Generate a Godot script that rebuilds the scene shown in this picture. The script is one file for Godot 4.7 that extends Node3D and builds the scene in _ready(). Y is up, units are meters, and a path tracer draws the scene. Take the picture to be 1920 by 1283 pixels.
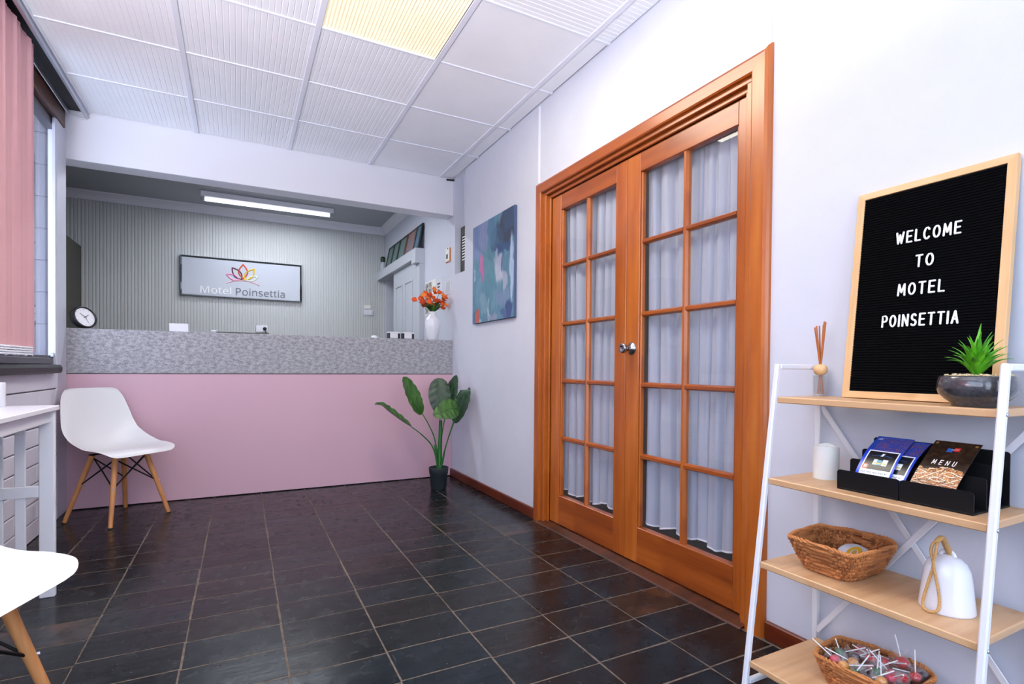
extends Node3D

# Room axes: x to the right wall, -z towards the reception counter, y up; metres.
const XR := 1.662      # right wall face
const ZD := -4.344     # counter front
const YC := 2.578      # ceiling
const ZB := -6.75      # reception back wall
const CEIL_E := 3.0
const TUBE_E := 1.35
const SUN_E := 3.0
const UP_E := 7.0

var M := {}
var used := {}
var group_id := 1
var rng := RandomNumberGenerator.new()

func _ready() -> void:
	rng.seed = 7
	set_view()
	set_light()
	make_materials()
	build_floor()
	build_ceiling()
	build_walls()
	build_left_side()
	build_french_doors()
	build_counter()
	build_reception()
	build_outside()
	build_chairs_and_table()
	build_blind()
	build_picture()
	build_corner_plant()
	build_counter_items()
	build_reception_items()
	build_shelf()
	build_shelf_items()
	build_baskets()

func set_view() -> void:
	var cam := Camera3D.new()
	cam.name = "camera"
	add_child(cam)
	var f := 993.08
	cam.near = 0.05
	cam.far = 100.0
	cam.projection = Camera3D.PROJECTION_FRUSTUM
	cam.size = 1283.0 / f * cam.near
	cam.frustum_offset = Vector2(0.0, 59.55 / f * cam.near)
	cam.position = Vector3(0, 0.95, 0)
	cam.rotation = Vector3(-0.012004, -0.477728, 0.0081)
	cam.current = true

func set_light() -> void:
	var we := WorldEnvironment.new()
	we.name = "environment"
	var e := Environment.new()
	e.background_mode = Environment.BG_SKY
	var sm := ProceduralSkyMaterial.new()
	sm.sky_top_color = Color(0.78, 0.87, 1.0)
	sm.sky_horizon_color = Color(0.93, 0.96, 1.0)
	sm.ground_horizon_color = Color(0.74, 0.75, 0.78)
	sm.ground_bottom_color = Color(0.70, 0.71, 0.74)
	sm.energy_multiplier = 1.0
	var sky := Sky.new()
	sky.sky_material = sm
	e.sky = sky
	e.background_energy_multiplier = 6.0
	e.tonemap_mode = Environment.TONE_MAPPER_LINEAR
	e.tonemap_exposure = 0.95
	e.sdfgi_enabled = true
	e.ssao_enabled = true
	e.ssil_enabled = true
	we.environment = e
	add_child(we)
	var sun := DirectionalLight3D.new()
	sun.name = "sun"
	sun.light_energy = SUN_E
	sun.light_color = Color(1.0, 1.0, 1.0)
	sun.light_angular_distance = 0.6
	sun.shadow_enabled = true
	sun.rotation = Vector3(deg_to_rad(-52), deg_to_rad(172), 0)
	add_child(sun)

# ---------------------------------------------------------------- naming
func numbered(called: String) -> String:
	if not used.has(called):
		used[called] = 0
		return called
	used[called] += 1
	return "%s_%03d" % [called, used[called]]

func tag(o: Node, label: String, category: String, group := "", kind := "") -> Node:
	o.set_meta("label", label)
	o.set_meta("category", category)
	if group:
		o.set_meta("group", group)
	if kind:
		o.set_meta("kind", kind)
	return o

func thing(called: String, label: String, category: String, at := Vector3.ZERO, turn := 0.0, group := "") -> Node3D:
	var o := Node3D.new()
	o.name = numbered(called)
	add_child(o)
	o.position = at
	o.rotation.y = turn
	tag(o, label, category, group)
	return o

func dup(src: Node3D, label: String, at: Vector3, turn := 0.0) -> Node3D:
	var base := String(src.name)
	var r: Node3D = src.duplicate()
	r.name = numbered(base)
	add_child(r)
	r.position = at
	r.rotation.y = turn
	r.set_meta("label", label)
	return r

func commit(st: SurfaceTool) -> ArrayMesh:
	st.generate_normals()
	return st.commit()

func obj(called: String, st: SurfaceTool, m: Material, parent: Node = null, label := "", kind := "") -> MeshInstance3D:
	var o := MeshInstance3D.new()
	o.mesh = commit(st)
	o.material_override = m
	place(o, called, parent, label, kind)
	return o

func place(o: MeshInstance3D, called: String, parent: Node, label := "", kind := "") -> void:
	if parent == null:
		o.name = numbered(called)
		add_child(o)
	else:
		o.name = called
		parent.add_child(o, true)
	if label:
		o.set_meta("label", label)
	if kind:
		o.set_meta("kind", kind)

func inst(called: String, mesh: Mesh, m: Material, parent: Node, xf := Transform3D.IDENTITY) -> MeshInstance3D:
	var o := MeshInstance3D.new()
	o.mesh = mesh
	o.material_override = m
	o.transform = xf
	place(o, called, parent)
	return o

func struct(called: String, st: SurfaceTool, m: Material, label: String, category: String) -> MeshInstance3D:
	var o := obj(called, st, m)
	tag(o, label, category, "", "structure")
	return o

# ---------------------------------------------------------------- mesh helpers (corners given counter-clockwise seen from outside)
func mb() -> SurfaceTool:
	var st := SurfaceTool.new()
	st.begin(Mesh.PRIMITIVE_TRIANGLES)
	st.set_smooth_group(-1)
	return st

func flat(st: SurfaceTool) -> void:
	st.set_smooth_group(-1)

func smooth(st: SurfaceTool) -> void:
	group_id += 1
	st.set_smooth_group(group_id)

func tri(st: SurfaceTool, a: Vector3, b: Vector3, c: Vector3) -> void:
	st.add_vertex(a)
	st.add_vertex(c)
	st.add_vertex(b)

func quad(st: SurfaceTool, a: Vector3, b: Vector3, c: Vector3, d: Vector3) -> void:
	tri(st, a, b, c)
	tri(st, a, c, d)

func quad_out(st: SurfaceTool, a: Vector3, b: Vector3, c: Vector3, d: Vector3, from: Vector3) -> void:
	if (b - a).cross(c - a).dot((a + c) * 0.5 - from) < 0.0:
		quad(st, a, d, c, b)
	else:
		quad(st, a, b, c, d)

func uvquad(st: SurfaceTool, a: Vector3, b: Vector3, c: Vector3, d: Vector3) -> void:
	# a is the picture's lower left, counter-clockwise
	var p := [a, b, c, d]
	var t := [Vector2(0, 1), Vector2(1, 1), Vector2(1, 0), Vector2(0, 0)]
	for i in [0, 2, 1, 0, 3, 2]:
		st.set_uv(t[i])
		st.add_vertex(p[i])

# box between two corners with chamfered edges
func bx(st: SurfaceTool, x0: float, x1: float, y0: float, y1: float, z0: float, z1: float, bev := 0.0, xf := Transform3D.IDENTITY) -> void:
	var c := Vector3(x0 + x1, y0 + y1, z0 + z1) * 0.5
	var h := Vector3(absf(x1 - x0), absf(y1 - y0), absf(z1 - z0)) * 0.5
	var b := minf(bev, minf(h.x, minf(h.y, h.z)) * 0.9)
	var mid := xf * c
	var ax := [Vector3(h.x, h.y - b, h.z - b), Vector3(h.x - b, h.y, h.z - b), Vector3(h.x - b, h.y - b, h.z)]
	var P := func(k: int, sx: float, sy: float, sz: float) -> Vector3:
		return xf * (c + ax[k] * Vector3(sx, sy, sz))
	for s in [-1.0, 1.0]:
		quad_out(st, P.call(0, s, -1, -1), P.call(0, s, 1, -1), P.call(0, s, 1, 1), P.call(0, s, -1, 1), mid)
		quad_out(st, P.call(1, -1, s, -1), P.call(1, 1, s, -1), P.call(1, 1, s, 1), P.call(1, -1, s, 1), mid)
		quad_out(st, P.call(2, -1, -1, s), P.call(2, 1, -1, s), P.call(2, 1, 1, s), P.call(2, -1, 1, s), mid)
	if b <= 0.0:
		return
	for s in [-1.0, 1.0]:
		for t in [-1.0, 1.0]:
			quad_out(st, P.call(0, s, t, -1), P.call(0, s, t, 1), P.call(1, s, t, 1), P.call(1, s, t, -1), mid)
			quad_out(st, P.call(0, s, -1, t), P.call(0, s, 1, t), P.call(2, s, 1, t), P.call(2, s, -1, t), mid)
			quad_out(st, P.call(1, -1, s, t), P.call(1, 1, s, t), P.call(2, 1, s, t), P.call(2, -1, s, t), mid)
			for w in [-1.0, 1.0]:
				var a: Vector3 = P.call(0, s, t, w)
				var d: Vector3 = P.call(1, s, t, w)
				var e: Vector3 = P.call(2, s, t, w)
				if (d - a).cross(e - a).dot(a - mid) < 0.0:
					tri(st, a, e, d)
				else:
					tri(st, a, d, e)

# a bar from a to b with a rectangular section; w across (horizontal), h the other way
func bar(st: SurfaceTool, a: Vector3, b: Vector3, w: float, h: float, side := Vector3.ZERO, bev := 0.001) -> void:
	var d := (b - a).normalized()
	var s := side if side != Vector3.ZERO else d.cross(Vector3.UP if absf(d.y) < 0.95 else Vector3.RIGHT)
	s = (s - d * s.dot(d)).normalized()
	var u := s.cross(d).normalized()
	var l := a.distance_to(b)
	bx(st, -w / 2, w / 2, -h / 2, h / 2, -l / 2, l / 2, bev, Transform3D(Basis(s, u, -d), (a + b) * 0.5))

func curve(ctrl: Array, n: int) -> PackedVector3Array:
	# Catmull-Rom through the points
	var out := PackedVector3Array()
	var k := ctrl.size()
	for i in n + 1:
		var t := float(i) / n * (k - 1)
		var j := mini(int(t), k - 2)
		var f := t - j
		var p0: Vector3 = ctrl[maxi(j - 1, 0)]
		var p1: Vector3 = ctrl[j]
		var p2: Vector3 = ctrl[j + 1]
		var p3: Vector3 = ctrl[mini(j + 2, k - 1)]
		out.append(0.5 * (2.0 * p1 + (p2 - p0) * f + (2.0 * p0 - 5.0 * p1 + 4.0 * p2 - p3) * f * f + (3.0 * p1 - p0 - 3.0 * p2 + p3) * f * f * f))
	return out

func tube(st: SurfaceTool, pts: PackedVector3Array, r0: float, r1 := -1.0, sides := 8, flatten := 1.0, up := Vector3.ZERO) -> void:
	if r1 < 0.0:
		r1 = r0
	var n := pts.size()
	var rings := []
	var nrm := Vector3.ZERO
	for i in n:
		var d := (pts[mini(i + 1, n - 1)] - pts[maxi(i - 1, 0)]).normalized()
		if nrm == Vector3.ZERO:
			nrm = up if up != Vector3.ZERO else (Vector3.UP if absf(d.y) < 0.9 else Vector3.RIGHT)
		nrm = (nrm - d * nrm.dot(d)).normalized()
		var bi := d.cross(nrm)
		var r := lerpf(r0, r1, float(i) / maxf(n - 1, 1))
		var ring := PackedVector3Array()
		for k in sides:
			var a := TAU * k / sides
			ring.append(pts[i] + nrm * cos(a) * r * flatten + bi * sin(a) * r)
		rings.append(ring)
	smooth(st)
	for i in n - 1:
		for k in sides:
			var k2 := (k + 1) % sides
			quad(st, rings[i][k], rings[i][k2], rings[i + 1][k2], rings[i + 1][k])
	flat(st)
	for e in [0, n - 1]:
		for k in range(1, sides - 1):
			if e == 0:
				tri(st, rings[0][0], rings[0][k + 1], rings[0][k])
			else:
				tri(st, rings[e][0], rings[e][k], rings[e][k + 1])

func lathe(st: SurfaceTool, prof: Array, segs := 32, xf := Transform3D.IDENTITY, squash := 1.0) -> void:
	# profile of (radius, height) from the bottom outside upwards
	smooth(st)
	for i in prof.size() - 1:
		var p: Vector2 = prof[i]
		var q: Vector2 = prof[i + 1]
		if p.distance_to(q) < 1e-6:
			smooth(st)
			continue
		for k in segs:
			var a := TAU * k / segs
			var b := TAU * (k + 1) / segs
			var A := xf * Vector3(cos(a) * p.x, p.y, -sin(a) * p.x * squash)
			var B := xf * Vector3(cos(b) * p.x, p.y, -sin(b) * p.x * squash)
			var C := xf * Vector3(cos(b) * q.x, q.y, -sin(b) * q.x * squash)
			var D := xf * Vector3(cos(a) * q.x, q.y, -sin(a) * q.x * squash)
			if p.x < 1e-5:
				tri(st, A, C, D)
			elif q.x < 1e-5:
				tri(st, A, B, C)
			else:
				quad(st, A, B, C, D)
	flat(st)

# a sheet f(u, v) with thickness th (0 for a single sheet)
# tone(u, v), if given, colours each cell as a whole (strands of different straw)
func sheet(st: SurfaceTool, f: Callable, nu: int, nv: int, th := 0.0, tone = null) -> void:
	var p := []
	for j in nv + 1:
		var row := PackedVector3Array()
		for i in nu + 1:
			row.append(f.call(float(i) / nu, float(j) / nv))
		p.append(row)
	smooth(st)
	for j in nv:
		for i in nu:
			if tone != null:
				st.set_color(tone.call((i + 0.5) / nu, (j + 0.5) / nv))
			quad(st, p[j][i], p[j][i + 1], p[j + 1][i + 1], p[j + 1][i])
	if th <= 0.0:
		flat(st)
		return
	var q := []
	for j in nv + 1:
		var row := PackedVector3Array()
		for i in nu + 1:
			var du: Vector3 = p[j][mini(i + 1, nu)] - p[j][maxi(i - 1, 0)]
			var dv: Vector3 = p[mini(j + 1, nv)][i] - p[maxi(j - 1, 0)][i]
			row.append(p[j][i] - du.cross(dv).normalized() * th)
		q.append(row)
	smooth(st)
	for j in nv:
		for i in nu:
			if tone != null:
				st.set_color(tone.call((i + 0.5) / nu, (j + 0.5) / nv))
			quad(st, q[j][i], q[j + 1][i], q[j + 1][i + 1], q[j][i + 1])
	flat(st)
	for i in nu:
		quad(st, p[0][i], q[0][i], q[0][i + 1], p[0][i + 1])
		quad(st, p[nv][i + 1], q[nv][i + 1], q[nv][i], p[nv][i])
	for j in nv:
		quad(st, p[j + 1][0], q[j + 1][0], q[j][0], p[j][0])
		quad(st, p[j][nu], q[j][nu], q[j + 1][nu], p[j + 1][nu])

# a profile (list of Vector2) swept straight: section axes s and t, from a along l
func prism(st: SurfaceTool, prof: Array, a: Vector3, s: Vector3, t: Vector3, l: Vector3, shift0 = null, shift1 = null) -> void:
	var n := prof.size()
	var lo := PackedVector3Array()
	var hi := PackedVector3Array()
	var d := l.normalized()
	var mid := Vector3.ZERO
	for p: Vector2 in prof:
		var base := a + s * p.x + t * p.y
		lo.append(base + (d * float(shift0.call(p)) if shift0 != null else Vector3.ZERO))
		hi.append(base + l + (d * float(shift1.call(p)) if shift1 != null else Vector3.ZERO))
		mid += (lo[-1] + hi[-1]) * 0.5 / n
	for i in n:
		var j := (i + 1) % n
		quad_out(st, lo[i], lo[j], hi[j], hi[i], mid)
	var pv := PackedVector2Array(prof)
	var idx := Geometry2D.triangulate_polygon(pv)
	for k in range(0, idx.size(), 3):
		for e in [lo, hi]:
			var x: Vector3 = e[idx[k]]
			var y: Vector3 = e[idx[k + 1]]
			var z: Vector3 = e[idx[k + 2]]
			var out := -d if e == lo else d
			if (y - x).cross(z - x).dot(out) < 0.0:
				tri(st, x, z, y)
			else:
				tri(st, x, y, z)

func ball(st: SurfaceTool, c: Vector3, r: Vector3, segs := 12, rows := 8, basis := Basis.IDENTITY) -> void:
	var prof := []
	for i in rows + 1:
		var a := -PI / 2 + PI * i / rows
		prof.append(Vector2(cos(a) if i > 0 and i < rows else 0.0, sin(a)))
	lathe(st, prof, segs, Transform3D(basis * Basis.from_scale(r), c))

# ---------------------------------------------------------------- materials
func noise_bytes(w: int, h: int, freq: float, sd: int, oct := 4, sx := 1, sy := 1) -> PackedByteArray:
	# seamless grey noise, stretched sx times along u and sy times along v
	var n := FastNoiseLite.new()
	n.seed = sd
	n.frequency = freq
	n.noise_type = FastNoiseLite.TYPE_SIMPLEX_SMOOTH
	n.fractal_octaves = oct
	var im := n.get_seamless_image(w / sx, h / sy)
	im.convert(Image.FORMAT_L8)
	if sx > 1 or sy > 1:
		im.resize(w, h, Image.INTERPOLATE_CUBIC)
	return im.get_data()

func float_relief(w: int, h: int) -> ImageTexture:
	var n := FastNoiseLite.new()
	n.seed = 33
	n.frequency = 0.009
	n.fractal_octaves = 5
	var im := Image.create(w, h, false, Image.FORMAT_RF)
	for y in h:
		for x in w:
			# blended over its edges so that it repeats without a step
			var a := n.get_noise_2d(x * 0.45, y * 1.6)
			var b := n.get_noise_2d((x - w) * 0.45, y * 1.6)
			var c := n.get_noise_2d(x * 0.45, (y - h) * 1.6)
			var d := n.get_noise_2d((x - w) * 0.45, (y - h) * 1.6)
			var u := smoothstep(0.0, 1.0, float(x) / w)
			var v := smoothstep(0.0, 1.0, float(y) / h)
			var s := lerpf(lerpf(a, b, u), lerpf(c, d, u), v)
			im.set_pixel(x, y, Color(0.5 + 0.5 * s, 0, 0))
	return ImageTexture.create_from_image(im)

func specked(t: ImageTexture, sd: int) -> ImageTexture:
	# pale chips, dust and scratches of a worn slate
	var im := t.get_image()
	var r := RandomNumberGenerator.new()
	r.seed = sd
	for k in 150:
		var g := r.randf_range(0.28, 0.62)
		dab(im, r.randf() * 512, r.randf() * 512, r.randf_range(0.3, 1.1), Color(g, g, g * 1.02))
	for k in 26:
		var p := Vector2(r.randf() * 512, r.randf() * 512)
		var d := Vector2.from_angle(r.randf() * TAU)
		var g := r.randf_range(0.18, 0.34)
		for q in r.randi_range(8, 40):
			p += d
			d = d.rotated(r.randf_range(-0.08, 0.08))
			dab(im, p.x, p.y, 0.5, Color(g, g, g))
	return ImageTexture.create_from_image(im)

func lut(cols: Array) -> PackedByteArray:
	var out := PackedByteArray()
	for i in 256:
		var t := i / 255.0 * (cols.size() - 1)
		var j := mini(int(t), cols.size() - 2)
		var c: Color = (cols[j] as Color).lerp(cols[j + 1], t - j)
		out.append_array([int(c.r * 255), int(c.g * 255), int(c.b * 255)])
	return out

func tex(w: int, h: int, grey: PackedByteArray, cols: Array) -> ImageTexture:
	var l := lut(cols)
	var data := PackedByteArray()
	data.resize(w * h * 3)
	for i in w * h:
		var k := grey[i] * 3
		data[i * 3] = l[k]
		data[i * 3 + 1] = l[k + 1]
		data[i * 3 + 2] = l[k + 2]
	return ImageTexture.create_from_image(Image.create_from_data(w, h, false, Image.FORMAT_RGB8, data))

func mixed(a: PackedByteArray, b: PackedByteArray, t: float) -> PackedByteArray:
	var out := PackedByteArray()
	out.resize(a.size())
	for i in a.size():
		out[i] = clampi(int(a[i] * (1.0 - t) + b[i] * t), 0, 255)
	return out

func grey_tex(w: int, h: int, grey: PackedByteArray) -> ImageTexture:
	return ImageTexture.create_from_image(Image.create_from_data(w, h, false, Image.FORMAT_L8, grey))

func mat(called: String, c: Color, rough := 0.6, metal := 0.0, spec := 0.5) -> StandardMaterial3D:
	var m := StandardMaterial3D.new()
	m.resource_name = called
	m.albedo_color = c
	m.roughness = rough
	m.metallic = metal
	m.metallic_specular = spec
	M[called] = m
	return m

func textured(called: String, t: Texture2D, size: float, rough := 0.6, world := true, spec := 0.5) -> StandardMaterial3D:
	var m := mat(called, Color.WHITE, rough, 0.0, spec)
	m.albedo_texture = t
	m.uv1_triplanar = true
	m.uv1_world_triplanar = world
	m.uv1_scale = Vector3.ONE / size
	m.uv1_triplanar_sharpness = 8.0
	return m

func bump(m: StandardMaterial3D, t: Texture2D, cm: float) -> void:
	m.heightmap_enabled = true
	m.heightmap_texture = t
	m.heightmap_scale = cm

func c8(r: int, g: int, b: int) -> Color:
	return Color(r / 255.0, g / 255.0, b / 255.0)

func make_materials() -> void:
	var fine := noise_bytes(512, 512, 0.03, 11, 4)
	var coarse := noise_bytes(512, 512, 0.008, 12, 3)
	var fine_t := grey_tex(512, 512, fine)
	# paint
	var plaster := tex(512, 512, mixed(fine, coarse, 0.6), [c8(207, 210, 222), c8(213, 216, 227)])
	var m := textured("wall_paint", plaster, 1.7, 0.55)
	m = textured("ceiling_paint", tex(512, 512, coarse, [c8(243, 243, 247), c8(249, 249, 252)]), 1.9, 0.7)
	mat("header_paint", c8(233, 232, 238), 0.55)
	mat("grid_paint", c8(232, 233, 242), 0.5)
	mat("soft_white", c8(236, 236, 242), 0.5)
	mat("gloss_white", c8(226, 226, 232), 0.16)
	mat("shell_plastic", c8(236, 236, 236), 0.38)
	mat("table_white", c8(236, 236, 242), 0.4)
	mat("grey_wall", c8(205, 207, 206), 0.6)
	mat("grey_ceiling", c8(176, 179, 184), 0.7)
	mat("concrete", c8(206, 209, 216), 0.9)
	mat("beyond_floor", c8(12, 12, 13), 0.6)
	mat("grey_paint", c8(196, 200, 207), 0.5)
	mat("cream_board", c8(210, 208, 205), 0.6)
	mat("brick_paint", c8(222, 219, 229), 0.5)
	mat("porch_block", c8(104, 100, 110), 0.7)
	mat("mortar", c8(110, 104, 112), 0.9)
	mat("pink_panel", c8(211, 170, 183), 0.5)
	mat("pink_blind", c8(222, 168, 172), 0.7)
	mat("dark_gap", c8(16, 15, 15), 0.9)
	mat("black_matte", c8(13, 13, 15), 0.55, 0.0, 0.3)
	mat("black_felt", c8(12, 12, 14), 0.95, 0.0, 0.1)
	mat("black_metal", c8(22, 22, 24), 0.4, 0.5)
	mat("black_plastic", c8(24, 24, 26), 0.35)
	mat("olive_dark", c8(76, 74, 66), 0.7)
	mat("vent_dark", c8(70, 70, 64), 0.6)
	mat("chrome", c8(168, 172, 180), 0.07, 1.0)
	mat("mirror_edge", c8(205, 212, 220), 0.05, 1.0)
	mat("brushed", c8(190, 193, 202), 0.35, 0.9)
	mat("alu_paint", c8(208, 209, 221), 0.4, 0.1)
	mat("alu_dark", c8(104, 102, 108), 0.45, 0.3)
	mat("sign_face", c8(196, 201, 211), 0.28)
	mat("candle_wax", c8(226, 226, 222), 0.5)
	M["candle_wax"].subsurf_scatter_enabled = true
	M["candle_wax"].subsurf_scatter_strength = 0.3
	mat("clock_face", c8(235, 235, 238), 0.4)
	mat("reed", c8(190, 106, 44), 0.7)
	mat("letter_white", c8(250, 250, 250), 0.4)
	mat("lead_white", c8(240, 238, 232), 0.5)
	# timber
	var g1 := noise_bytes(512, 512, 0.02, 21, 4, 1, 16)
	var g2 := noise_bytes(512, 512, 0.006, 22, 3, 1, 4)
	var grain_v := mixed(g1, g2, 0.45)
	var g1h := noise_bytes(512, 512, 0.02, 23, 4, 16, 1)
	var g2h := noise_bytes(512, 512, 0.006, 24, 3, 4, 1)
	var grain_h := mixed(g1h, g2h, 0.45)
	var cedar := [c8(134, 62, 14), c8(166, 84, 23), c8(184, 100, 32), c8(198, 121, 50)]
	var cedar_dark := [c8(114, 48, 12), c8(148, 72, 21), c8(166, 85, 27), c8(182, 103, 40)]
	m = textured("cedar_upright", tex(512, 512, grain_v, cedar), 0.7, 0.3)
	m.clearcoat_enabled = true
	m.clearcoat = 0.3
	m.clearcoat_roughness = 0.2
	m = textured("cedar_across", tex(512, 512, grain_h, cedar_dark), 0.7, 0.3)
	m.clearcoat_enabled = true
	m.clearcoat = 0.3
	m.clearcoat_roughness = 0.2
	textured("skirting_timber", tex(512, 512, grain_h, [c8(74, 26, 8), c8(98, 38, 14), c8(120, 52, 22)]), 0.6, 0.35)
	textured("threshold_timber", tex(512, 512, grain_h, [c8(50, 26, 16), c8(78, 40, 22), c8(108, 58, 32)]), 0.5, 0.4)
	textured("oak_across", tex(512, 512, grain_h, [c8(184, 140, 98), c8(204, 162, 119), c8(216, 178, 136)]), 0.35, 0.45)
	textured("pine_across", tex(512, 512, grain_h, [c8(206, 160, 108), c8(226, 184, 132), c8(234, 198, 150)]), 0.35, 0.45, false)
	textured("pine_upright", tex(512, 512, grain_v, [c8(206, 160, 108), c8(226, 184, 132), c8(234, 198, 150)]), 0.35, 0.45, false)
	textured("beech", tex(512, 512, grain_v, [c8(186, 118, 66), c8(206, 140, 84), c8(220, 158, 102)]), 0.25, 0.45, false)
	# slate floor
	var sl := mixed(noise_bytes(512, 512, 0.012, 31, 5, 2, 1), noise_bytes(512, 512, 0.05, 32, 3), 0.4)
	var sl_h := float_relief(512, 512)
	var sl_r := noise_bytes(512, 512, 0.02, 34, 4)
	for i in sl_r.size():
		sl_r[i] = 42 + sl_r[i] / 6
	var sl_rt := grey_tex(512, 512, sl_r)
	var tones := [[c8(14, 16, 18), c8(23, 26, 29), c8(36, 40, 44)], [c8(13, 18, 22), c8(22, 29, 34), c8(37, 45, 51)], [c8(18, 17, 17), c8(28, 26, 26), c8(42, 39, 38)], [c8(10, 12, 14), c8(17, 20, 23), c8(31, 35, 39)]]
	for k in 4:
		m = textured("slate_%d" % k, specked(tex(512, 512, sl, tones[k]), 40 + k), 0.83, 1.0)
		m.roughness_texture = sl_rt
		m.metallic_specular = 0.36
		bump(m, sl_h, 0.17)
	m = textured("slate_rust", tex(512, 512, coarse, [c8(22, 23, 25), c8(34, 31, 29), c8(96, 56, 36)]), 0.8, 1.0)
	m.roughness_texture = sl_rt
	bump(m, sl_h, 0.17)
	m = textured("grout", tex(512, 512, fine, [c8(80, 68, 58), c8(126, 112, 98)]), 0.5, 0.85)
	m = textured("sill_slate", tex(512, 512, sl, [c8(14, 14, 15), c8(26, 26, 28), c8(44, 44, 46)]), 0.5, 0.5)
	bump(m, sl_h, 0.1)
	# stone-look laminate of the counter
	var st1 := noise_bytes(1024, 512, 0.035, 41, 5, 4, 1)
	var st2 := noise_bytes(1024, 512, 0.11, 42, 4, 4, 1)
	var stone := mixed(mixed(st1, st2, 0.5), noise_bytes(1024, 512, 0.25, 43, 2), 0.25)
	m = textured("stone_laminate", tex(1024, 512, stone, [c8(64, 64, 68), c8(110, 108, 113), c8(158, 156, 161), c8(192, 190, 195), c8(224, 222, 227)]), 0.42, 0.5)
	bump(m, grey_tex(1024, 512, stone), 0.06)
	# glass
	for spec in [["glass", Color(1, 1, 1, 0.04), 0.0], ["film", Color(1, 1, 1, 0.10), 0.09], ["bottle_thin", Color(0.62, 0.66, 0.68, 0.16), 0.0]]:
		m = mat(spec[0], spec[1], spec[2])
		m.transparency = BaseMaterial3D.TRANSPARENCY_ALPHA
	m = mat("bottle_glass", Color(1, 1, 1, 0.02), 0.0)
	m.refraction_enabled = true
	m.refraction_scale = 0.05
	# cloth
	m = mat("sheer", Color(0.74, 0.77, 0.85, 0.86), 0.9)
	m.transparency = BaseMaterial3D.TRANSPARENCY_ALPHA
	m.backlight_enabled = true
	m.backlight = Color(0.5, 0.5, 0.5)
	m = mat("sheer_hem", c8(236, 238, 246), 0.9)
	# plants
	var lf := noise_bytes(256, 256, 0.03, 51, 4, 1, 4)
	m = textured("leaf_dark", tex(256, 256, lf, [c8(10, 34, 14), c8(22, 56, 24), c8(34, 74, 30)]), 0.3, 0.4, false)
	m = textured("leaf_mid", tex(256, 256, lf, [c8(30, 64, 18), c8(54, 96, 28), c8(78, 122, 40)]), 0.3, 0.45, false)
	m = textured("stem_green", tex(256, 256, lf, [c8(20, 66, 22), c8(34, 100, 36), c8(60, 130, 58)]), 0.2, 0.45, false)
	m = textured("grass_green", tex(256, 256, lf, [c8(52, 120, 12), c8(84, 168, 24), c8(130, 208, 54)]), 0.12, 0.45, false)
	m.backlight_enabled = true
	m.backlight = Color(0.2, 0.3, 0.05)
	mat("pot_dark", c8(34, 42, 46), 0.6)
	m = textured("pot_glaze", tex(512, 512, mixed(fine, coarse, 0.5), [c8(38, 38, 41), c8(62, 61, 65), c8(90, 88, 92)]), 0.2, 0.18, false)
	m.clearcoat_enabled = true
	m.clearcoat = 0.6
	m.clearcoat_roughness = 0.05
	# basket straw, rope
	var sw := mixed(noise_bytes(512, 512, 0.06, 61, 3), noise_bytes(512, 512, 0.02, 62, 3), 0.5)
	m = textured("straw", tex(512, 512, sw, [c8(110, 56, 22), c8(188, 112, 56), c8(214, 146, 86), c8(244, 198, 144)]), 0.05, 0.6, false)
	bump(m, fine_t, 0.1)
	m.vertex_color_use_as_albedo = true
	textured("rope", tex(512, 512, sw, [c8(150, 106, 58), c8(196, 150, 92), c8(222, 182, 122)]), 0.06, 0.8, false)
	textured("gravel", tex(512, 512, fine, [c8(168, 140, 96), c8(216, 194, 150), c8(240, 226, 196)]), 0.1, 0.7, false)
	# lamp glows
	m = textured("diffuser", tex(512, 512, coarse, [c8(238, 228, 200), c8(246, 240, 220)]), 1.0, 0.35)
	m.emission_enabled = true
	m.emission = Color(1.0, 0.95, 0.80)
	m.emission_energy_multiplier = 0.28
	m = mat("tube_glow", c8(250, 250, 255), 0.4)
	m.emission_enabled = true
	m.emission = Color(0.93, 0.95, 1.0)
	m.emission_energy_multiplier = 2.2

# ---------------------------------------------------------------- the room
func room_node(called: String, label: String, category: String) -> Node3D:
	var o := thing(called, label, category)
	o.set_meta("kind", "structure")
	return o

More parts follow.
